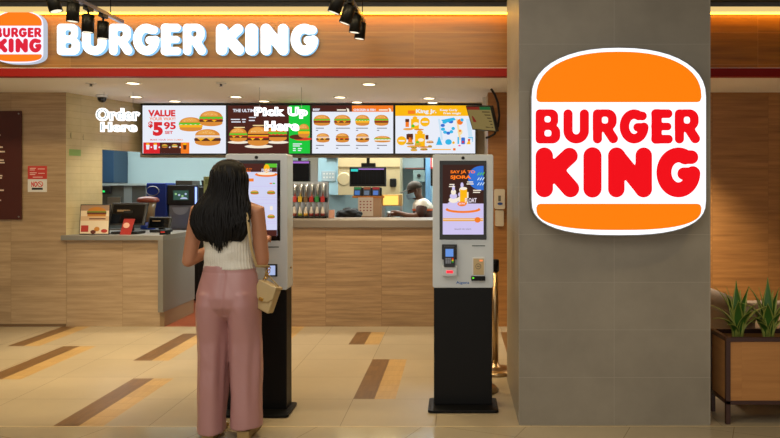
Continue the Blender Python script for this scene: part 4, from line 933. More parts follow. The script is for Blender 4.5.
b.build('keypad', [mat('key_grey', '9aa0b0', .4), emi('e03020', .8), emi('e0c020', .8), emi('20a040', .8)], rd)
# scanner panel
sp = MB().prism(rrect(KU(472.2), KU(484.8), KV(276.5), KV(257), .006), yf-.006, yf).build('scanner_frame', M_white, t, bevel=.001)
q = MB().box(KU(473.3), KU(483.7), yf-.008, yf-.006, KV(274.5), KV(258.2)).build('scanner_panel', mat('scan_beige', 'c4ab7c', .4), t)
n = 20; b = MB().tube([(KU(478.2)+2.6*S*math.cos(2*math.pi*k/n), yf-.009, KV(266)+2.6*S*math.sin(2*math.pi*k/n)) for k in range(n+1)], .0016, 6)
b.box(KU(476.9), KU(479.5), yf-.009, yf-.008, KV(266.3), KV(265.7)); b.build('ring_symbol', mat('sym_brown', '5a4632', .5), q)
MB().box(KU(479.5), KU(482.5), yf-.0095, yf-.0082, KV(261), KV(259.5)).build('orange_light', emi('ff8a50', 1.2), q)
sc_ = MB().box(KU(471.2), KU(485), yf-.03, yf, KV(280), KV(275.6)).build('barcode_scanner', M_black, t, bevel=.003)
MB().box(KU(472.2), KU(474), yf-.032, yf-.0303, KV(277.8), KV(276.5)).build('green_light', emi('60e030', 1.4), sc_)
text('Aigens', KU(456), KV(284.3), yf-.001, KV(281)-KV(284.3), mat('aig_blue', '2464b4', .4), t, w=KU(469.2)-KU(456), off=.02)
# kiosk 1
cx, yf = -1.333, 4.885; S = 4.9/F
t, bz = kiosk(cx, yf, 'white ordering kiosk on black pedestal, left one, in use by the woman', True)
def KU(px): return X(px, 4.885)
def KV(py): return Z(py, 4.885)
pn = MB().box(cx-.138, cx+.138, yf-.006, yf-.004, 1.175, 1.655).build('display_panel', emi('cdcfec', 1.05), bz)
ys = yf-.0075; b = MB()
b.rect(cx-.138, cx+.138, 1.60, 1.655, ys, ei('dkbrown')); b.rect(cx+.06, cx+.138, 1.63, 1.655, ys-.0005, ei('green')); b.rect(cx-.138, cx+.138, 1.175, 1.215, ys, ei('dkbrown'))
b.ell(KU(266.5), KV(174.5), .075, .016, ys-.0004, ei('orange')); b.ell(KU(266.5), KV(173.6), .06, .010, ys-.0008, ei('cream'))
b.ell(KU(267), KV(168.5), .02, .028, ys-.001, ei('yellow')); b.rect(KU(246), KU(254), KV(181.5), KV(178.5), ys, ei('orange'))
for px, py, w_ in ((255, 192.5, .055), (271.5, 192.5, .055), (271.5, 216.5, .05), (240, 192.5, .055), (240, 216.5, .05)): burger(b, KU(px), KV(py), w_, .028, ys-.001, 1)
b.rect(KU(270.3), KU(273), KV(210), KV(206), ys, ei('cream')); b.rect(KU(270), KU(272.5), KV(184), KV(182.8), ys, ei('orange')); b.rect(KU(273), KU(275.3), KV(184), KV(182.8), ys, ei('green'))
for py in (186, 197, 199.5, 203, 221, 223): b.rect(KU(252), KU(277), KV(py+.5), KV(py), ys-.0001, ei('lav'))
mixed(b, pn)
text('SAY JÁ TO', KU(242.5), KV(169.8), ys-.001, .012, emi('ff7a18', 1), pn, w=.065, off=.02); text('SJORA', KU(243), KV(172.3), ys-.001, .012, emi('ff7a18', 1), pn, w=.055, off=.02)
text('FLOAT', KU(262), KV(171.8), ys-.003, .02, emi('e8e0f0', 1), pn, w=.07, off=.03)
h = MB().box(KU(266.5), KU(277.5), yf-.006, yf, KV(276.5), KV(264)).build('reader_frame', M_blackm, t, bevel=.002)
MB().box(KU(268.5), KU(275.5), yf-.008, yf-.0062, KV(275), KV(265.5)).build('reader_display', emi('aab8e0', 1), h)
MB().tube([(cx+.206, yf+.09, .955), (cx+.214, yf+.09, .955)], .007, 10).build('side_lock', M_brass, t)
# ------------------------------------------------------------------ stanchions
def stanchion(px, Y, label):
    x = X(px, Y); t = thing('queue_post', (x, Y, 0), label, 'barrier post', 'brass queue posts behind the right kiosk')
    MB().lathe([(.16,.0),(.165,.012),(.15,.03),(.08,.045),(.035,.055),(.03,.075)], (x,Y,0), 36).build('base', M_brass, t)
    MB().lathe([(.0255,.06),(.0255,.84)], (x,Y,0), 20).build('pole', M_brass, t)
    MB().lathe([(.031,.82),(.031,.905),(.026,.915)], (x,Y,0), 20).build('belt_head', M_black, t)
stanchion(495.3, 5.95, 'barrier post furthest back, pole visible between kiosk and column')
stanchion(476, 5.42, 'barrier post nearest the kiosk, only its round foot showing')
# ------------------------------------------------------------------ planter
px0, px1, py0, py1 = 1.70, 2.95, 4.64, 4.94
t = thing('planter_box', ((px0+px1)/2, (py0+py1)/2, 0), 'brown-framed wooden planter box on legs right of the grey column', 'planter')
W_pl = wood('planter_oak', 'a8703a', 'c48a4c', 2.0, .5, 'xz', rough=.4, grain=.7, off=(.2, .2), var=.02, gap=.0001)
W_pl2 = wood('planter_oak_side', 'a8703a', 'c48a4c', 2.0, .5, 'yz', rough=.4, grain=.7, off=(.2, .2), var=.02, gap=.0001)
M_fr = mat('planter_frame', '3c2018', .4)
fr = .028
b = MB()
for yy in (py0, py1-fr):
    b.box(px0, px1, yy, yy+fr, .522, .55); b.box(px0, px1, yy, yy+fr, .125, .15)
for xx in (px0, px1-fr): b.box(xx, xx+fr, py0+fr, py1-fr, .522, .55); b.box(xx, xx+fr, py0+fr, py1-fr, .125, .15)
b.build('frame', M_fr, t, bevel=.002)
for xx in (px0, px1-fr):
    for yy in (py0, py1-fr): MB().box(xx, xx+fr, yy, yy+fr, 0, .522).build('leg', M_fr, t, bevel=.002)
MB().box(px0+fr, px1-fr, py0+.006, py0+.02, .15, .522).build('front_panel', W_pl, t)
MB().box(px0+fr, px1-fr, py1-.02, py1-.006, .15, .522).build('back_panel', W_pl, t)
for xx in (px0+.006, px1-.02): MB().box(xx, xx+.014, py0+fr, py1-fr, .15, .522).build('side_panel', W_pl2, t)
b = MB().box(px0+fr, px1-fr, py0+fr, py1-fr, .15, .50); b.build('soil', mat('soil', '2e1c12', .9, bump=.8, bscale=60, var=.3), t)
M_leaf = mat('leaf_green', '35601c', .45, var=.2, bscale=25); M_ledge = mat('leaf_edge', '8d9440', .45); M_leafd = mat('leaf_pale', 'b8b060', .45)
def leaf(b, base, az, length, lean_, width, pale=False):
    n = 9; d = Vector((math.cos(az), math.sin(az), 0)); s_ = Vector((-math.sin(az), math.cos(az), 0))
    rows = []
    for k in range(n+1):
        u = k/n; bend = lean_*(u**1.4)
        c = Vector(base) + d*(length*math.sin(bend)*u) + Vector((0,0,length*math.cos(bend)*u)) + d*.012
        w = width*(math.sin(math.pi*min(1, .22+u*.78))**.7)*(1 if u < .6 else max(0.03, 1-((u-.6)/.4)**1.8)); nn = d*(-.35*w)
        rows.append([c - s_*w + nn*-.6, c - s_*w*.72, c - nn*.3, c + s_*w*.72, c + s_*w + nn*-.6])
    L = [[b.bm.verts.new(p) for p in r] for r in rows]
    for a, c in zip(L, L[1:]):
        for i in range(4): b._f([a[i], a[i+1], c[i+1], c[i]], (1 if i in (0, 3) else (2 if pale else 0)), True)
def plant(x, y, spec, label):
    spec = [(a_, l_, min(b_, 1.0)*.85, w_) for a_, l_, b_, w_ in spec]
    t = thing('potted_plant', (x, y, .50), label, 'plant', 'sword-leaved plants in the planter')
    for i, (az, ln, le_, w) in enumerate(spec):
        b = MB(); leaf(b, (x, y, .49), R(az), ln, le_, w*1.5, i % 6 == 4)
        o = b.build('leaf', [M_leaf, M_ledge, M_leafd], t, recalc=False)
        sd = o.modifiers.new('th', 'SOLIDIFY'); sd.thickness = .003
    MB().lathe([(.03,-.01),(.026,.03),(.018,.05)], (x,y,.50), 10).build('stem', M_leaf, t)
yp = 4.78
plant(X(738,yp), yp, [(95,.40,.05,.024),(170,.38,.42,.022),(185,.33,.85,.020),(20,.37,.26,.021),(-10,.30,.75,.020),(200,.25,1.15,.018),(350,.26,1.0,.018),(250,.32,.5,.022),(285,.28,.7,.02),(120,.33,.35,.022),(60,.34,.3,.022),(160,.36,.2,.02),(225,.20,1.2,.017),(310,.3,.5,.02)],
      'left sword-leaved green plant in the planter, next to the column')
plant(X(768.5,yp), yp, [(80,.42,.03,.024),(175,.38,.36,.023),(190,.33,.75,.022),(10,.36,.22,.022),(-5,.32,.6,.024),(205,.27,1.0,.020),(345,.26,.95,.022),(245,.30,.5,.024),(290,.26,.6,.02),(130,.34,.35,.022),(50,.34,.3,.022),(165,.36,.16,.02),(215,.22,1.2,.02),(320,.3,.4,.024)],
      'green plant with yellowish leaf edges right of the first, near the frame edge')
plant(X(806,yp), yp, [(80,.38,.1,.024),(175,.34,.5,.023),(190,.3,.9,.022),(10,.34,.3,.022),(-5,.3,.8,.024),(250,.30,.5,.024),(300,.26,.6,.02)],
      'further plant in the planter just beyond the right edge of view')
# shell / small yellow fallen leaf
b = MB().tube([(X(748,4.7),4.72,.508),(X(750.5,4.7),4.72,.515),(X(752,4.7),4.73,.51)], [.008,.016,.007], 8); b.build('fallen_leaf', M_leafd, label='curled yellow dead leaf lying on the planter soil', cat='leaf', loc=(X(750,4.7),4.72,.503))
# sofa behind
t = thing('booth_sofa', (2.9, 5.75, 0), 'taupe upholstered booth sofa behind the planter', 'sofa')
M_sofa = mat('taupe_fabric', '7d6a54', .7, bump=.2, bscale=80)
MB().tube([(2.05,5.2,.60),(2.05,6.1,.60)], [(.07,.08),(.07,.08)], 20, round_ends=True).build('side_roll', M_sofa, t)
MB().box(2.0, 2.11, 5.18, 6.12, 0, .58).build('side_panel', M_sofa, t, bevel=.02)
MB().box(2.12, 4.2, 5.22, 6.0, 0, .32).build('base', mat('sofa_base', '6a4424', .5), t, bevel=.01)
MB().box(2.12, 4.2, 5.2, 5.95, .32, .46).build('seat_cushion', mat('sofa_seat', '8a7050', .7), t, bevel=.03, segs=3)
MB().box(2.12, 4.2, 5.95, 6.12, .32, .56).build('backrest', M_sofa, t, bevel=.03, segs=3)
# ------------------------------------------------------------------ PEOPLE
def remeshed(b, name, mt, parent, vox=.006, smooth=4, disp=None, label=None):
    """join lofts into one continuous surface"""
    bmesh.ops.recalc_face_normals(b.bm, faces=b.bm.faces[:])
    me = bpy.data.meshes.new('tmp'); b.bm.to_mesh(me); b.bm.free()
    o = bpy.data.objects.new('tmp', me); COL.objects.link(o)
    r = o.modifiers.new('r', 'REMESH'); r.mode = 'VOXEL'; r.voxel_size = vox; r.adaptivity = 0
    if smooth:
        s_ = o.modifiers.new('s', 'SMOOTH'); s_.iterations = smooth; s_.factor = .5
    dg = bpy.context.evaluated_depsgraph_get(); dg.update()
    nm = bpy.data.meshes.new_from_object(o.evaluated_get(dg))
    bpy.data.objects.remove(o); bpy.data.meshes.remove(me)
    if disp:
        new = [disp(Vector(p), Vector(q)) for p, q in [(tuple(v.co), tuple(v.normal)) for v in nm.vertices]]
        nm.vertices.foreach_set('co', [c for p in new for c in p])
    nm.transform(Matrix.Translation(-ORG[parent]))
    nm.materials.clear()
    for q in (mt if isinstance(mt, list) else [mt]): nm.materials.append(q)
    for p in nm.polygons: p.use_smooth = True; p.material_index = 0
    nm.name = name
    ob = bpy.data.objects.new(name, nm); COL.objects.link(ob); ob.parent = parent; ORG[ob] = ORG[parent]
    if label: ob['label'] = label
    return ob
def eloft(b, rings, seg=28, m=0):
    """rings: (cx, cy, z, rx, ry)"""
    b.rings([[(cx+rx*math.cos(2*math.pi*k/seg), cy+ry*math.sin(2*math.pi*k/seg), z) for k in range(seg)] for cx,cy,z,rx,ry in rings], m)
def ball(b, c, r, rot=0):
    g = bmesh.new(); bmesh.ops.create_icosphere(g, subdivisions=3, radius=1)
    vm = {}
    for v in g.verts: vm[v] = b.bm.verts.new((c[0]+v.co.x*r[0], c[1]+v.co.y*r[1], c[2]+v.co.z*r[2]))
    for f in g.faces: b._f([vm[v] for v in f.verts])
    g.free()
def hand(b, wrist, d, up, side, curl=.5, point=False, s=1.0):
    """wrist pos, d = pointing dir, up = back of hand normal, side=+1/-1 thumb side; five bent fingers"""
    d = Vector(d).normalized(); up = Vector(up); up = (up - d*up.dot(d)).normalized(); t = d.cross(up)*side
    w = Vector(wrist)
    b.tube([w-d*.01, w+d*.03*s, w+d*.085*s], [(.022,.026),(.036*s,.018*s),(.040*s,.014*s)] if abs(t.z) < 2 else .02, 12, round_ends=True)
    for i, (off, L) in enumerate(((.029,.072),(.010,.080),(-.010,.074),(-.029,.060))):
        p = w + d*.085*s + t*off*s; a = 0 if (point and i == 0) else curl*(1.0 if i else .9); ps = [p - d*.02, p]; ang = a*.4
        for f in (.45, .32, .23):
            p = p + (d*math.cos(ang) - up*math.sin(ang))*L*f*s; ps.append(p); ang += a
        b.tube(ps, [.0095*s,.0095*s,.0088*s,.0082*s,.007*s], 8, round_ends=True)
    p = w + d*.025*s + t*.026*s; ps = [p - t*.01]; dd = (d*.62 + t*.72 - up*.25).normalized()
    for f in (.035, .03, .024):
        p = p + dd*f*s; ps.append(p); dd = (dd + d*.35).normalized()
    b.tube(ps, [.014*s,.012*s,.010*s,.0085*s], 8, round_ends=True)
def head(b, c, fwd, s=1.0, tiltz=0):
    """head with face features; fwd = unit facing vector"""
    f = Vector(fwd).normalized(); r = Vector((f.y, -f.x, 0)).normalized(); u = r.cross(f)
    M = Matrix((( r.x, f.x, u.x), (r.y, f.y, u.y), (r.z, f.z, u.z)))
    def P(x, y, z): return Vector(c) + (M @ Vector((x, y, z)))*s
    g = bmesh.new(); bmesh.ops.create_icosphere(g, subdivisions=4, radius=1); vm = {}
    for v in g.verts:
        x, y, z = v.co
        wx = .074*(1 - .28*max(0, -z)**1.5); wy = .094*(1 - .12*max(0, -z))
        px, py, pz = x*wx, y*wy + (.012*max(0,-z) if y > 0 else -.006*max(0, z)), z*.112
        if y > 0:
            py += .026*math.exp(-(px/.013)**2 - ((pz+.020)/.020)**2)      # nose
            py -= .008*math.exp(-((abs(px)-.030)/.014)**2 - ((pz-.006)/.012)**2)   # eye sockets
            py += .010*math.exp(-(px/.024)**2 - ((pz+.052)/.010)**2)      # lips
            py += .006*math.exp(-(px/.02)**2 - ((pz+.088)/.014)**2)       # chin
        vm[v] = b.bm.verts.new(P(px, py, pz))
    for q in g.faces: b._f([vm[v] for v in q.verts])
    g.free()
    for sx in (-1, 1):
        b.tube([P(sx*.070,-.004,-.028), P(sx*.080,-.010,.0), P(sx*.078,-.012,.020)], [.008,.013,.010], 8, round_ends=True)
    return P
def eyes(P, t, s=1.0, parent=None):
    for sx in (-1, 1):
        b = MB(); c = P(sx*.030, .0685, .004); ball(b, c, (.0115*s,)*3); o = b.build('eye', mat('eye_white', 'e6e2dc', .3), parent)
        for p in o.data.polygons: p.use_smooth = True
        b = MB(); c = P(sx*.030, .0765, .004); ball(b, c, (.0046*s,)*3); b.build('iris', mat('iris_dark', '24140c', .2), o)
M_skin = mat('skin_tan', 'b47c5c', .5, var=.03, bscale=30); M_skin2 = mat('skin_dark', '5e3a26', .5)
# --- woman
wx, wy = X(229.5, 4.43), 4.43
T = thing('person', (wx, wy, 0), 'woman with long black hair, white top and pink trousers using the left kiosk', 'person')
def L(x, y, z): return (wx+x, wy+y, z)
b = MB()
eloft(b, [(wx+x, wy+y, z, rx, ry) for x,y,z,rx,ry in ((0,0,.80,.15,.11),(0,0,.92,.16,.115),(0,.005,1.0,.135,.10),(0,.005,1.08,.122,.09),(-.005,0,1.2,.137,.098),(-.01,0,1.3,.15,.10),(-.015,0,1.37,.155,.085),(-.012,0,1.41,.11,.07),(-.008,.003,1.44,.06,.055))])
b.tube([L(-.008,0,1.40), L(-.003,.005,1.47), L(0,.015,1.52)], [.055,.048,.05], 16)
hd = head(b, L(0,.025,1.552), (.12,.97,-.12))
for sx, sh, el, wr in ((-1, L(-.185,-.005,1.355), L(-.250,.01,1.055), L(-.115,.20,1.135)), (1, L(.165,-.005,1.355), L(.19,.03,1.05), L(.14,.25,1.155))):
    b.tube([L(sx*.09-.01,0,1.375), sh, tuple(Vector(sh)*.5+Vector(el)*.5), el], [(.05,.05),(.052,.052),(.046,.048),(.038,.040)], 16, round_ends=True)
    b.tube([el, tuple(Vector(el)*.6+Vector(wr)*.4), wr], [.039,.037,.024], 14, round_ends=True)
hand(b, L(-.115,.20,1.135), (.5,.75,.2), (-.3,-.2,.9), -1, .75)
hand(b, L(.14,.25,1.155), (-.12,.95,.25), (.1,-.25,.95), -1, .95, point=True)
for sx in (-1, 1):
    b.tube([L(sx*.085,0,.85), L(sx*.09,.01,.5), L(sx*.10,0,.28), L(sx*.10,-.01,.10)], [.085,.058,.05,.036], 16, round_ends=True)
    b.tube([L(sx*.10,-.040,.085), L(sx*.105,.05,.075), L(sx*.108,.12,.045), L(sx*.108,.165,.035)], [(.032,.036),(.036,.03),(.042,.018),(.034,.012)], 12, round_ends=True)
body = remeshed(b, 'body', M_skin, T, .0055, 3)
eyes(hd, T, 1, body)
bl = MB(); c = hd(0, .0865, -.052); ball(bl, c, (.019,.008,.006)); bl.build('lips', mat('lips', '9c4a44', .4), body)
# phone in the left hand
# top
b = MB(); eloft(b, [(wx+x, wy+y, z, rx, ry) for x,y,z,rx,ry in ((.0,.0,1.012,.157,.118),(0,0,1.06,.146,.112),(-.002,0,1.13,.143,.110),(-.006,0,1.2,.150,.113),(-.01,0,1.28,.161,.117),(-.014,0,1.335,.160,.108),(-.014,0,1.375,.135,.096),(-.012,0,1.405,.10,.083),(-.010,.002,1.425,.082,.072))], 40)
for sx in (-1, 1): b.tube([L(sx*.12-.014,.01,1.36), L(sx*.10-.012,0,1.405)], [.04,.03], 10)
def dtop(co, n):
    a = math.atan2(co.y, co.x)
    f = .0022*math.sin(a*46) * (1 if co.z < 1.36 else 0)
    f += .006*noise.noise(Vector((co.x*9, co.y*9, co.z*16))) * (1.6 if co.z < 1.12 else .7)
    return co + n*f
def shift(fn):
    o0 = Vector((wx, wy, 0))
    def g(co, n): return fn(co - o0, n) + o0
    return g
remeshed(b, 'sleeveless_top', mat('white_knit', 'd8d2c4', .8, bump=.25, bscale=180), T, .006, 2, shift(dtop), label='cropped white sleeveless top')
# trousers
b = MB()
eloft(b, [(wx+x, wy+y, z, rx, ry) for x,y,z,rx,ry in ((.0,.0,1.035,.152,.118),(.0,.0,1.0,.158,.120),(.0,-.005,.93,.176,.135),(-.002,-.012,.85,.189,.15),(-.002,-.01,.79,.190,.140),(0,0,.74,.165,.105),(0,0,.70,.11,.05))], 40)
for sx, cx0, cxb, rb, hem in ((-1,-.098,-.105,.080,.028),(1,.098,.104,.094,.062)):
    eloft(b, [(wx+x, wy+y, z, rx, ry) for x,y,z,rx,ry in ((cx0*.85,-.005,.93,.05,.07),(cx0*.92,-.014,.87,.080,.132),(cx0*.97,-.012,.80,.094,.140),(cx0,-.006,.70,.0955,.130),(cx0,0,.58,.094,.112),(cx0*1.0,0,.42,.092,.105),((cx0+cxb)/2,-.004,.25,.088,.104),(cxb,-.010,.12,rb,.100),(cxb,-.010,hem,rb+.003,.100),(cxb,-.010,hem+.001,rb-.010,.087),(cxb,-.010,hem+.09,rb-.014,.083))], 32)
def dtr(co, n):
    f = 0; x, y, z = co
    # long vertical drapes + diagonal pulls under the seat
    leg = 1 if x > 0 else -1; lx = x - leg*.098; a = math.atan2(y, lx)
    lo = max(0, min(1, (.75-z)/.25))
    f += lo*(.008*math.sin(a*3 + 2*z + leg) + .003*math.sin(a*8 - 3*z))
    f += .006*noise.noise(Vector((x*6+leg*3, y*6, z*3.5))) + .0022*noise.noise(Vector((x*14, y*14, z*16+x*24)))
    if z > .74 and y < 0: f -= .007*math.exp(-(x/.016)**2)
    f -= .002*math.exp(-((z-.995)/.004)**2)
    return co + n*f*max(.35, min(1, (z-.08)*4))
tr = remeshed(b, 'trousers', mat('pink_satin', 'b2827f', .38, spec=.6), T, .0055, 16, shift(dtr), label='wide dusty pink satin trousers')
# hair
prof = [(1.668,0,-.002,.012,.012),(1.662,0,0,.045,.05),(1.645,0,0,.074,.082),(1.615,.001,-.008,.096,.094),(1.575,.004,-.018,.104,.092),(1.53,.004,-.024,.106,.085),(1.48,0,-.035,.114,.07),(1.43,-.012,-.055,.135,.055),(1.385,-.022,-.072,.156,.050),
        (1.33,-.027,-.085,.170,.044),(1.27,-.026,-.095,.174,.038),(1.235,-.022,-.10,.160,.030),(1.20,-.022,-.10,.140,.022),(1.185,-.022,-.10,.12,.012)]
b = MB(); seg = 96; rs = []
for z, x, y, rx, ry in prof[::-1]:
    r = []
    for k in range(seg):
        a = 2*math.pi*k/seg; amt = .035*min(1, (1.67-z)/.1)
        q = 1 + amt*noise.noise(Vector((math.cos(a)*9, math.sin(a)*9, z*2.2))) + amt*.7*noise.noise(Vector((math.cos(a)*24, math.sin(a)*24, z*3)))
        r.append((wx+x+rx*q*math.cos(a), wy+y+ry*q*math.sin(a), z + (.018*noise.noise(Vector((k*.35, z*3, 2))) if z < 1.25 else 0)))
    rs.append(r)
b.rings(rs)
M_hair = mat('black_hair', '0b0807', .5, spec=.22)
hair = b.build('hair', M_hair, T, label='long black hair reaching mid back')
b = MB()
def hp(z):
    for p, q in zip(prof, prof[1:]):
        if q[0] <= z <= p[0]:
            u = (p[0]-z)/(p[0]-q[0]); return [p[i]+(q[i]-p[i])*u for i in range(5)]
    return prof[-1] if z < prof[-1][0] else prof[0]
for k in range(230):
    a = R(random.uniform(176, 364)); u = math.cos(a)
    ze = 1.122 + .16*abs(u)**1.7 + random.uniform(-.012, .05) + .03*max(0, u); zs = random.uniform(1.3, 1.64); ps = []; rr = []
    n = 9; wob = random.uniform(0, 6.28)
    for i in range(n+1):
        z = zs + (ze-zs)*i/n; q = hp(max(z, 1.20)); f = 1.0 + .02*math.sin(wob + i*.9)
        pull = 1 - .28*max(0, (1.22-z)/.1)*abs(u)
        ps.append(L(q[1]+q[3]*f*u*pull + .006*math.sin(wob+i*.7), q[2]+(q[4]+.003)*f*math.sin(a), z)); rr.append(.0085*math.sin(math.pi*min(1, .25+.75*(i/n)))**.6 if i < n else .0012)
    rr[0] = .002
    b.tube(ps, rr, 6)
b.build('hair_ends', M_hair, hair)
# sandals
for sx, zz in ((-1, 0), (1, 0)):
    x = sx*.106
    b = MB()
    P_ = [(-.088,.0),(-.092,.058),(.03,.05),(.12,.022),(.20,.022),(.205,.0),(.12,.0)]
    f = [[b.bm.verts.new((wx+x+s_*.036*(1 if p[0] < .1 else 1.15), wy+p[0], zz+p[1]+.0)) for p in P_] for s_ in (-1, 1)]
    b._f(f[0]); b._f(f[1][::-1])
    for i in range(len(P_)): j = (i+1) % len(P_); b._f([f[0][i], f[0][j], f[1][j], f[1][i]])
    s_ = b.build('sandal', mat('sandal_beige', 'a08450', .5), T, bevel=.006)
    MB().tube([L(x-.042,.02,.05), L(x-.036,-.065,.085), L(x,-.070,.092), L(x+.036,-.058,.085), L(x+.042,.02,.05)], [(.005,.012)]*5, 8).build('heel_strap', MATS['sandal_beige'], s_)
    MB().tube([L(x-.046,.12,.03), L(x-.03,.12,.06), L(x,.12,.075), L(x+.03,.12,.06), L(x+.046,.12,.03)], [(.006,.016)]*5, 8).build('toe_strap', MATS['sandal_beige'], s_)
# handbag (hangs from her right shoulder)
M_bag = mat('beige_leather', 'b9a070', .42, coat=.2)
bx, by, bz_ = .232, -.015, .853
HB = thing('handbag', L(bx, by, bz_), "small beige quilted handbag with gold chain at the woman's right hip", 'handbag')
b = MB(); HBR = Matrix.Translation(Vector(L(bx,by,bz_))) @ Matrix.Rotation(R(21), 4, 'Y') @ Matrix.Rotation(R(-20), 4, 'Z')
def hbm(b, name, m, par, **k):
    bmesh.ops.transform(b.bm, matrix=HBR, verts=b.bm.verts[:]); return b.build(name, m, par, **k)
b.prism([(-.068,-.095),(.068,-.095),(.062,.06),(-.062,.06)], -.032, .032); body_ = hbm(b, 'bag_body', M_bag, HB, bevel=.012, segs=3)
b = MB()
n = 10; top = [(-.066,.062),(.066,.062),(.070,.0),(.045,-.03),(0,-.045),(-.045,-.03),(-.070,.0)]
b.prism(top, -.045, -.030); b.prism([(-.066,.055),(.066,.055),(.066,.072),(-.066,.072)], -.045, .034)
hbm(b, 'flap', M_bag, HB, bevel=.006, segs=2)
b = MB().prism(rrect(-.014,.014,-.038,-.018,.005), -.054, -.044); hbm(b, 'clasp', mat('gold', 'c49a48', .25, 1), HB, bevel=.002)
b = MB()
for sx in (-1,): 
    for k in range(5):
        c = (-.055+.004*(k%2), 0, .075+.018*k); b.tube([(c[0]+.009*math.cos(2*math.pi*i/8)*(1 if k % 2 else .4), .009*math.cos(2*math.pi*i/8)*(.4 if k % 2 else 1), c[2]+.012*math.sin(2*math.pi*i/8)) for i in range(9)], .0028, 6)
hbm(b, 'chain', MATS['gold'], HB)
pe = HBR @ Vector((-.055, 0, .16)); 
b = MB().tube([tuple(pe), L(.178,-.06,1.03), L(.160,-.105,1.14), L(.150,-.118,1.25), L(.135,-.10,1.345), L(.125,-.05,1.402), L(.12,.0,1.415), L(.125,.06,1.385), L(.15,.118,1.28), L(.175,.11,1.1), L(.205,.05,.98), tuple(HBR @ Vector((.05,.0,.075)))], [(.009,.003)]*12, 8)
b.build('strap', M_bag, HB, label='beige leather shoulder strap')
# --- worker
Yk = 9.55; sx_ = X(421.5, Yk)
T2 = thing('person', (sx_, Yk, 0), 'kitchen worker in brown cap, face mask and white and brown shirt', 'person')
def Q(x, y, z): return (sx_+x, Yk+y, z)
hc = Q(-.085, 0, Z(190.8,Yk))
b = MB(); P2 = head(b, hc, (-.93, -.15, -.30), 1.0)
b.tube([Q(-.055,0,1.41), Q(-.02,0,1.33), Q(0,0,1.28)], [.05,.055,.07], 14)
eloft(b, [(sx_+x, Yk, z, rx, ry) for x,z,rx,ry in ((.02,.78,.11,.16),(.03,.95,.115,.15),(.03,1.1,.12,.165),(.02,1.22,.12,.185),(.01,1.29,.10,.17),(0,1.33,.06,.08))])
wr = Q(-.29,-.16,1.175)
b.tube([Q(.02,-.17,1.27), Q(0,-.20,1.19), Q(-.06,-.22,1.13), Q(-.17,-.20,1.135), wr], [.055,.05,.043,.038,.026], 14, round_ends=True)
b.tube([Q(.02,.17,1.27), Q(0,.20,1.15), Q(-.03,.20,1.05), Q(-.15,.12,1.09), Q(-.27,.05,1.15)], [.055,.05,.043,.038,.026], 14, round_ends=True)
hand(b, wr, (-.95,.1,-.12), (0,0,1), 1, .6); hand(b, Q(-.27,.05,1.15), (-.95,-.1,.05), (0,0,1), -1, .6)
for s_ in (-1, 1): b.tube([Q(.02,s_*.09,.85), Q(.02,s_*.095,.46), Q(.03,s_*.10,.1)], [.085,.06,.04], 14, round_ends=True)
bd = remeshed(b, 'body', M_skin2, T2, .008, 3)
eyes(P2, T2, 1, bd)
def shirt_mesh(z0, z1, grow, name, m, arms):
    b = MB(); R_ = [(.02,.78,.115,.165),(.03,.95,.12,.155),(.03,1.1,.127,.175),(.02,1.22,.128,.195),(.01,1.29,.112,.182),(0,1.335,.068,.085)]
    def at(z):
        for p, q in zip(R_, R_[1:]):
            if p[1] <= z <= q[1]:
                u = (z-p[1])/(q[1]-p[1]); return [p[i]+(q[i]-p[i])*u for i in range(4)]
        return R_[0] if z < R_[0][1] else R_[-1]
    zs = [z0 + (z1-z0)*k/5 for k in range(6)]; eloft(b, [(sx_+q[0], Yk, z, q[2]+grow, q[3]+grow) for z in zs for q in (at(z),)], 30)
    for s_, lo, hi in arms:
        b.tube([Q(.01,s_*.15,1.275) if hi else Q(.012,s_*.175,1.235), Q(.0,s_*.205,1.175)] if lo else [Q(.02,s_*.15,1.28), Q(.01,s_*.18,1.235)], [.062+grow, .058+grow], 14, round_ends=True)
    return b.build(name, m, T2)
shirt_mesh(1.215, 1.335, .010, 'shirt_yoke', mat('shirt_white', 'd9d2c6', .8), ((-1,0,1),(1,0,1)))
shirt_mesh(1.195, 1.217, .013, 'orange_stripe', mat('shirt_orange', 'cf5a22', .7), ())
shirt_mesh(.80, 1.197, .010, 'shirt_body', mat('shirt_brown', '3a1f1a', .8), ((-1,1,0),(1,1,0)))
b = MB(); eloft(b, [(sx_+.02, Yk, z, rx, ry) for z, rx, ry in ((.72,.12,.17),(.82,.125,.17),(.86,.118,.165))])
for s_ in (-1, 1): b.tube([Q(.02,s_*.09,.80), Q(.02,s_*.095,.46), Q(.03,s_*.10,.06)], [.095,.075,.062], 14)
b.build('trousers', M_blackm, T2)
for s_ in (-1, 1): MB().tube([Q(.06,s_*.10,.035), Q(-.06,s_*.10,.03), Q(-.14,s_*.10,.025)], [.035,.04,.03], 12, round_ends=True).build('shoe', M_black, T2)
# cap, mask
f = Vector((-.93,-.15,-.30)).normalized(); r = Vector((f.y,-f.x,0)).normalized(); u = r.cross(f)
b = MB(); rs = []
for k in range(7):
    a = R(-4+94*k/6); rr = math.cos(a); hh = math.sin(a)
    rs.append([P2(.083*rr*math.cos(2*math.pi*i/24), -.006+.104*rr*math.sin(2*math.pi*i/24), .030+.100*hh) for i in range(24)])
b.rings(rs); M_cap = mat('cap_brown', '3a3026', .7); cp = b.build('cap', M_cap, T2, label='dark brown cap')
b = MB(); n = 12; a1 = []; a2 = []
for k in range(n+1):
    t_ = R(20+140*k/n); a1.append(P2(.080*math.cos(t_), .088*math.sin(t_), .036)); a2.append(P2(.068*math.cos(t_), .09+.11*math.sin(t_), .030))
for k in range(n): b.quad([a1[k], a1[k+1], a2[k+1], a2[k]])
o = b.build('cap_brim', M_cap, cp, recalc=False); sd = o.modifiers.new('t', 'SOLIDIFY'); sd.thickness = .006
b = MB(); rs = []
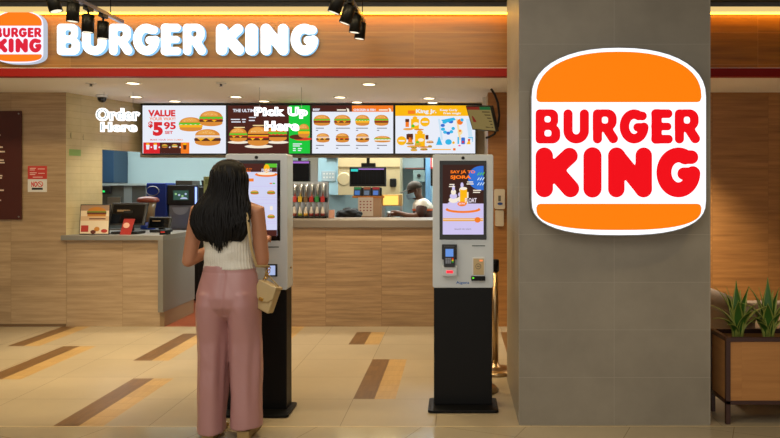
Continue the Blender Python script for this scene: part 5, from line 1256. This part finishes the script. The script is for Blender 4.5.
for k in range(9):
    z = -.012 - .070*k/8; row = []
    for i in range(15):
        a = R(10+160*i/14); row.append(P2((.084-.010*(k/8))*math.cos(a), .008+.122*math.sin(a)*(1-.08*(k/8)) - (.006 if k in (0, 8) else 0), z))
    rs.append(row)
b.rings(rs, cap=False, closed=False); o = b.build('face_mask', mat('mask_blue', '9cc4e0', .7), T2, label='pale blue surgical mask', recalc=False); sd = o.modifiers.new('t', 'SOLIDIFY'); sd.thickness = .002
# ------------------------------------------------------------------ LIGHTS
def area(name, loc, size, energy, col, rot=(0,0,0), sy=None):
    l = bpy.data.lights.new(name, 'AREA'); l.energy = energy; l.color = col; l.size = size
    if sy: l.shape = 'RECTANGLE'; l.size_y = sy
    o = bpy.data.objects.new(name, l); COL.objects.link(o); o.location = loc; o.rotation_euler = rot
    return o
def spot(name, loc, target, energy, ang, col, blend=.6, soft=.06):
    l = bpy.data.lights.new(name, 'SPOT'); l.energy = energy; l.spot_size = R(ang); l.spot_blend = blend; l.color = col; l.shadow_soft_size = soft
    o = bpy.data.objects.new(name, l); COL.objects.link(o); o.location = loc
    o.rotation_euler = (Vector(target)-Vector(loc)).to_track_quat('-Z', 'Y').to_euler(); return o
warm = (1, .86, .66)
area('hall_ceiling_lamp', (-1.5, 1.2, 3.5), 5, 120, (1,.94,.84), sy=3)
area('kitchen_ceiling_and_fill_lamp', (-4.5, 10.2, 2.68), 2.2, 70, (.95,1,.97), sy=1.0)
area('kitchen_ceiling_and_fill_lamp', (-1.0, 10.0, 2.68), 2.4, 110, (.98,1,.94), sy=.8)
area('kitchen_ceiling_and_fill_lamp', (-1.2, 9.35, 1.855), 2.6, 0.1, (1,.95,.85), sy=.2)
area('kitchen_ceiling_and_fill_lamp', (-.35, 11.1, 2.68), .7, 30, (.95,1,.97))  # extra lamp added to brighten the dim back wall behind the worker
spot('track_beam', (-2.97, 5.5, 2.70), (-3.1, 6.0, 0), 150, 70, (1,.84,.52))
spot('track_beam', (-2.97, 5.9, 2.70), (-3.5, 6.6, 0), 80, 60, (1,.80,.45))
spot('track_beam', (-.83, 5.9, 2.70), (-.4, 5.9, 0), 60, 85, (1,.82,.52))
spot('track_beam', (-.83, 5.3, 2.70), (-1.0, 5.0, 0), 35, 80, (1,.84,.56))
spot('planter_fill_spot', (2.6, 3.6, 3.5), (2.2, 4.8, .4), 80, 60, (1,.78,.45))  # unseen spot added to brighten the planter
area('fascia_fill_light', (-2.2, 4.7, 3.5), 6, 105, (1,.77,.42), rot=(R(38),0,0), sy=.3)  # unseen area light added in front to brighten the fascia wood
w = bpy.data.worlds.new('world'); scn.world = w; w.use_nodes = True
w.node_tree.nodes['Background'].inputs[0].default_value = (1, .93, .84, 1); w.node_tree.nodes['Background'].inputs[1].default_value = 1.02
# ------------------------------------------------------------------ CAMERA
cd = bpy.data.cameras.new('camera'); co = bpy.data.objects.new('camera', cd); COL.objects.link(co)
co.location = (0, 0, CZ); co.rotation_euler = (R(90), 0, 0)
cd.sensor_fit = 'HORIZONTAL'; cd.sensor_width = 36; cd.lens = 36*F/780
cd.shift_x = -(VX-390)/780; cd.shift_y = -(219-VY)/780
scn.camera = co
scn.view_settings.view_transform = 'Standard'; scn.view_settings.look = 'None'; scn.view_settings.gamma = 1
scn.view_settings.use_curve_mapping = False; scn.view_settings.exposure = 0.0
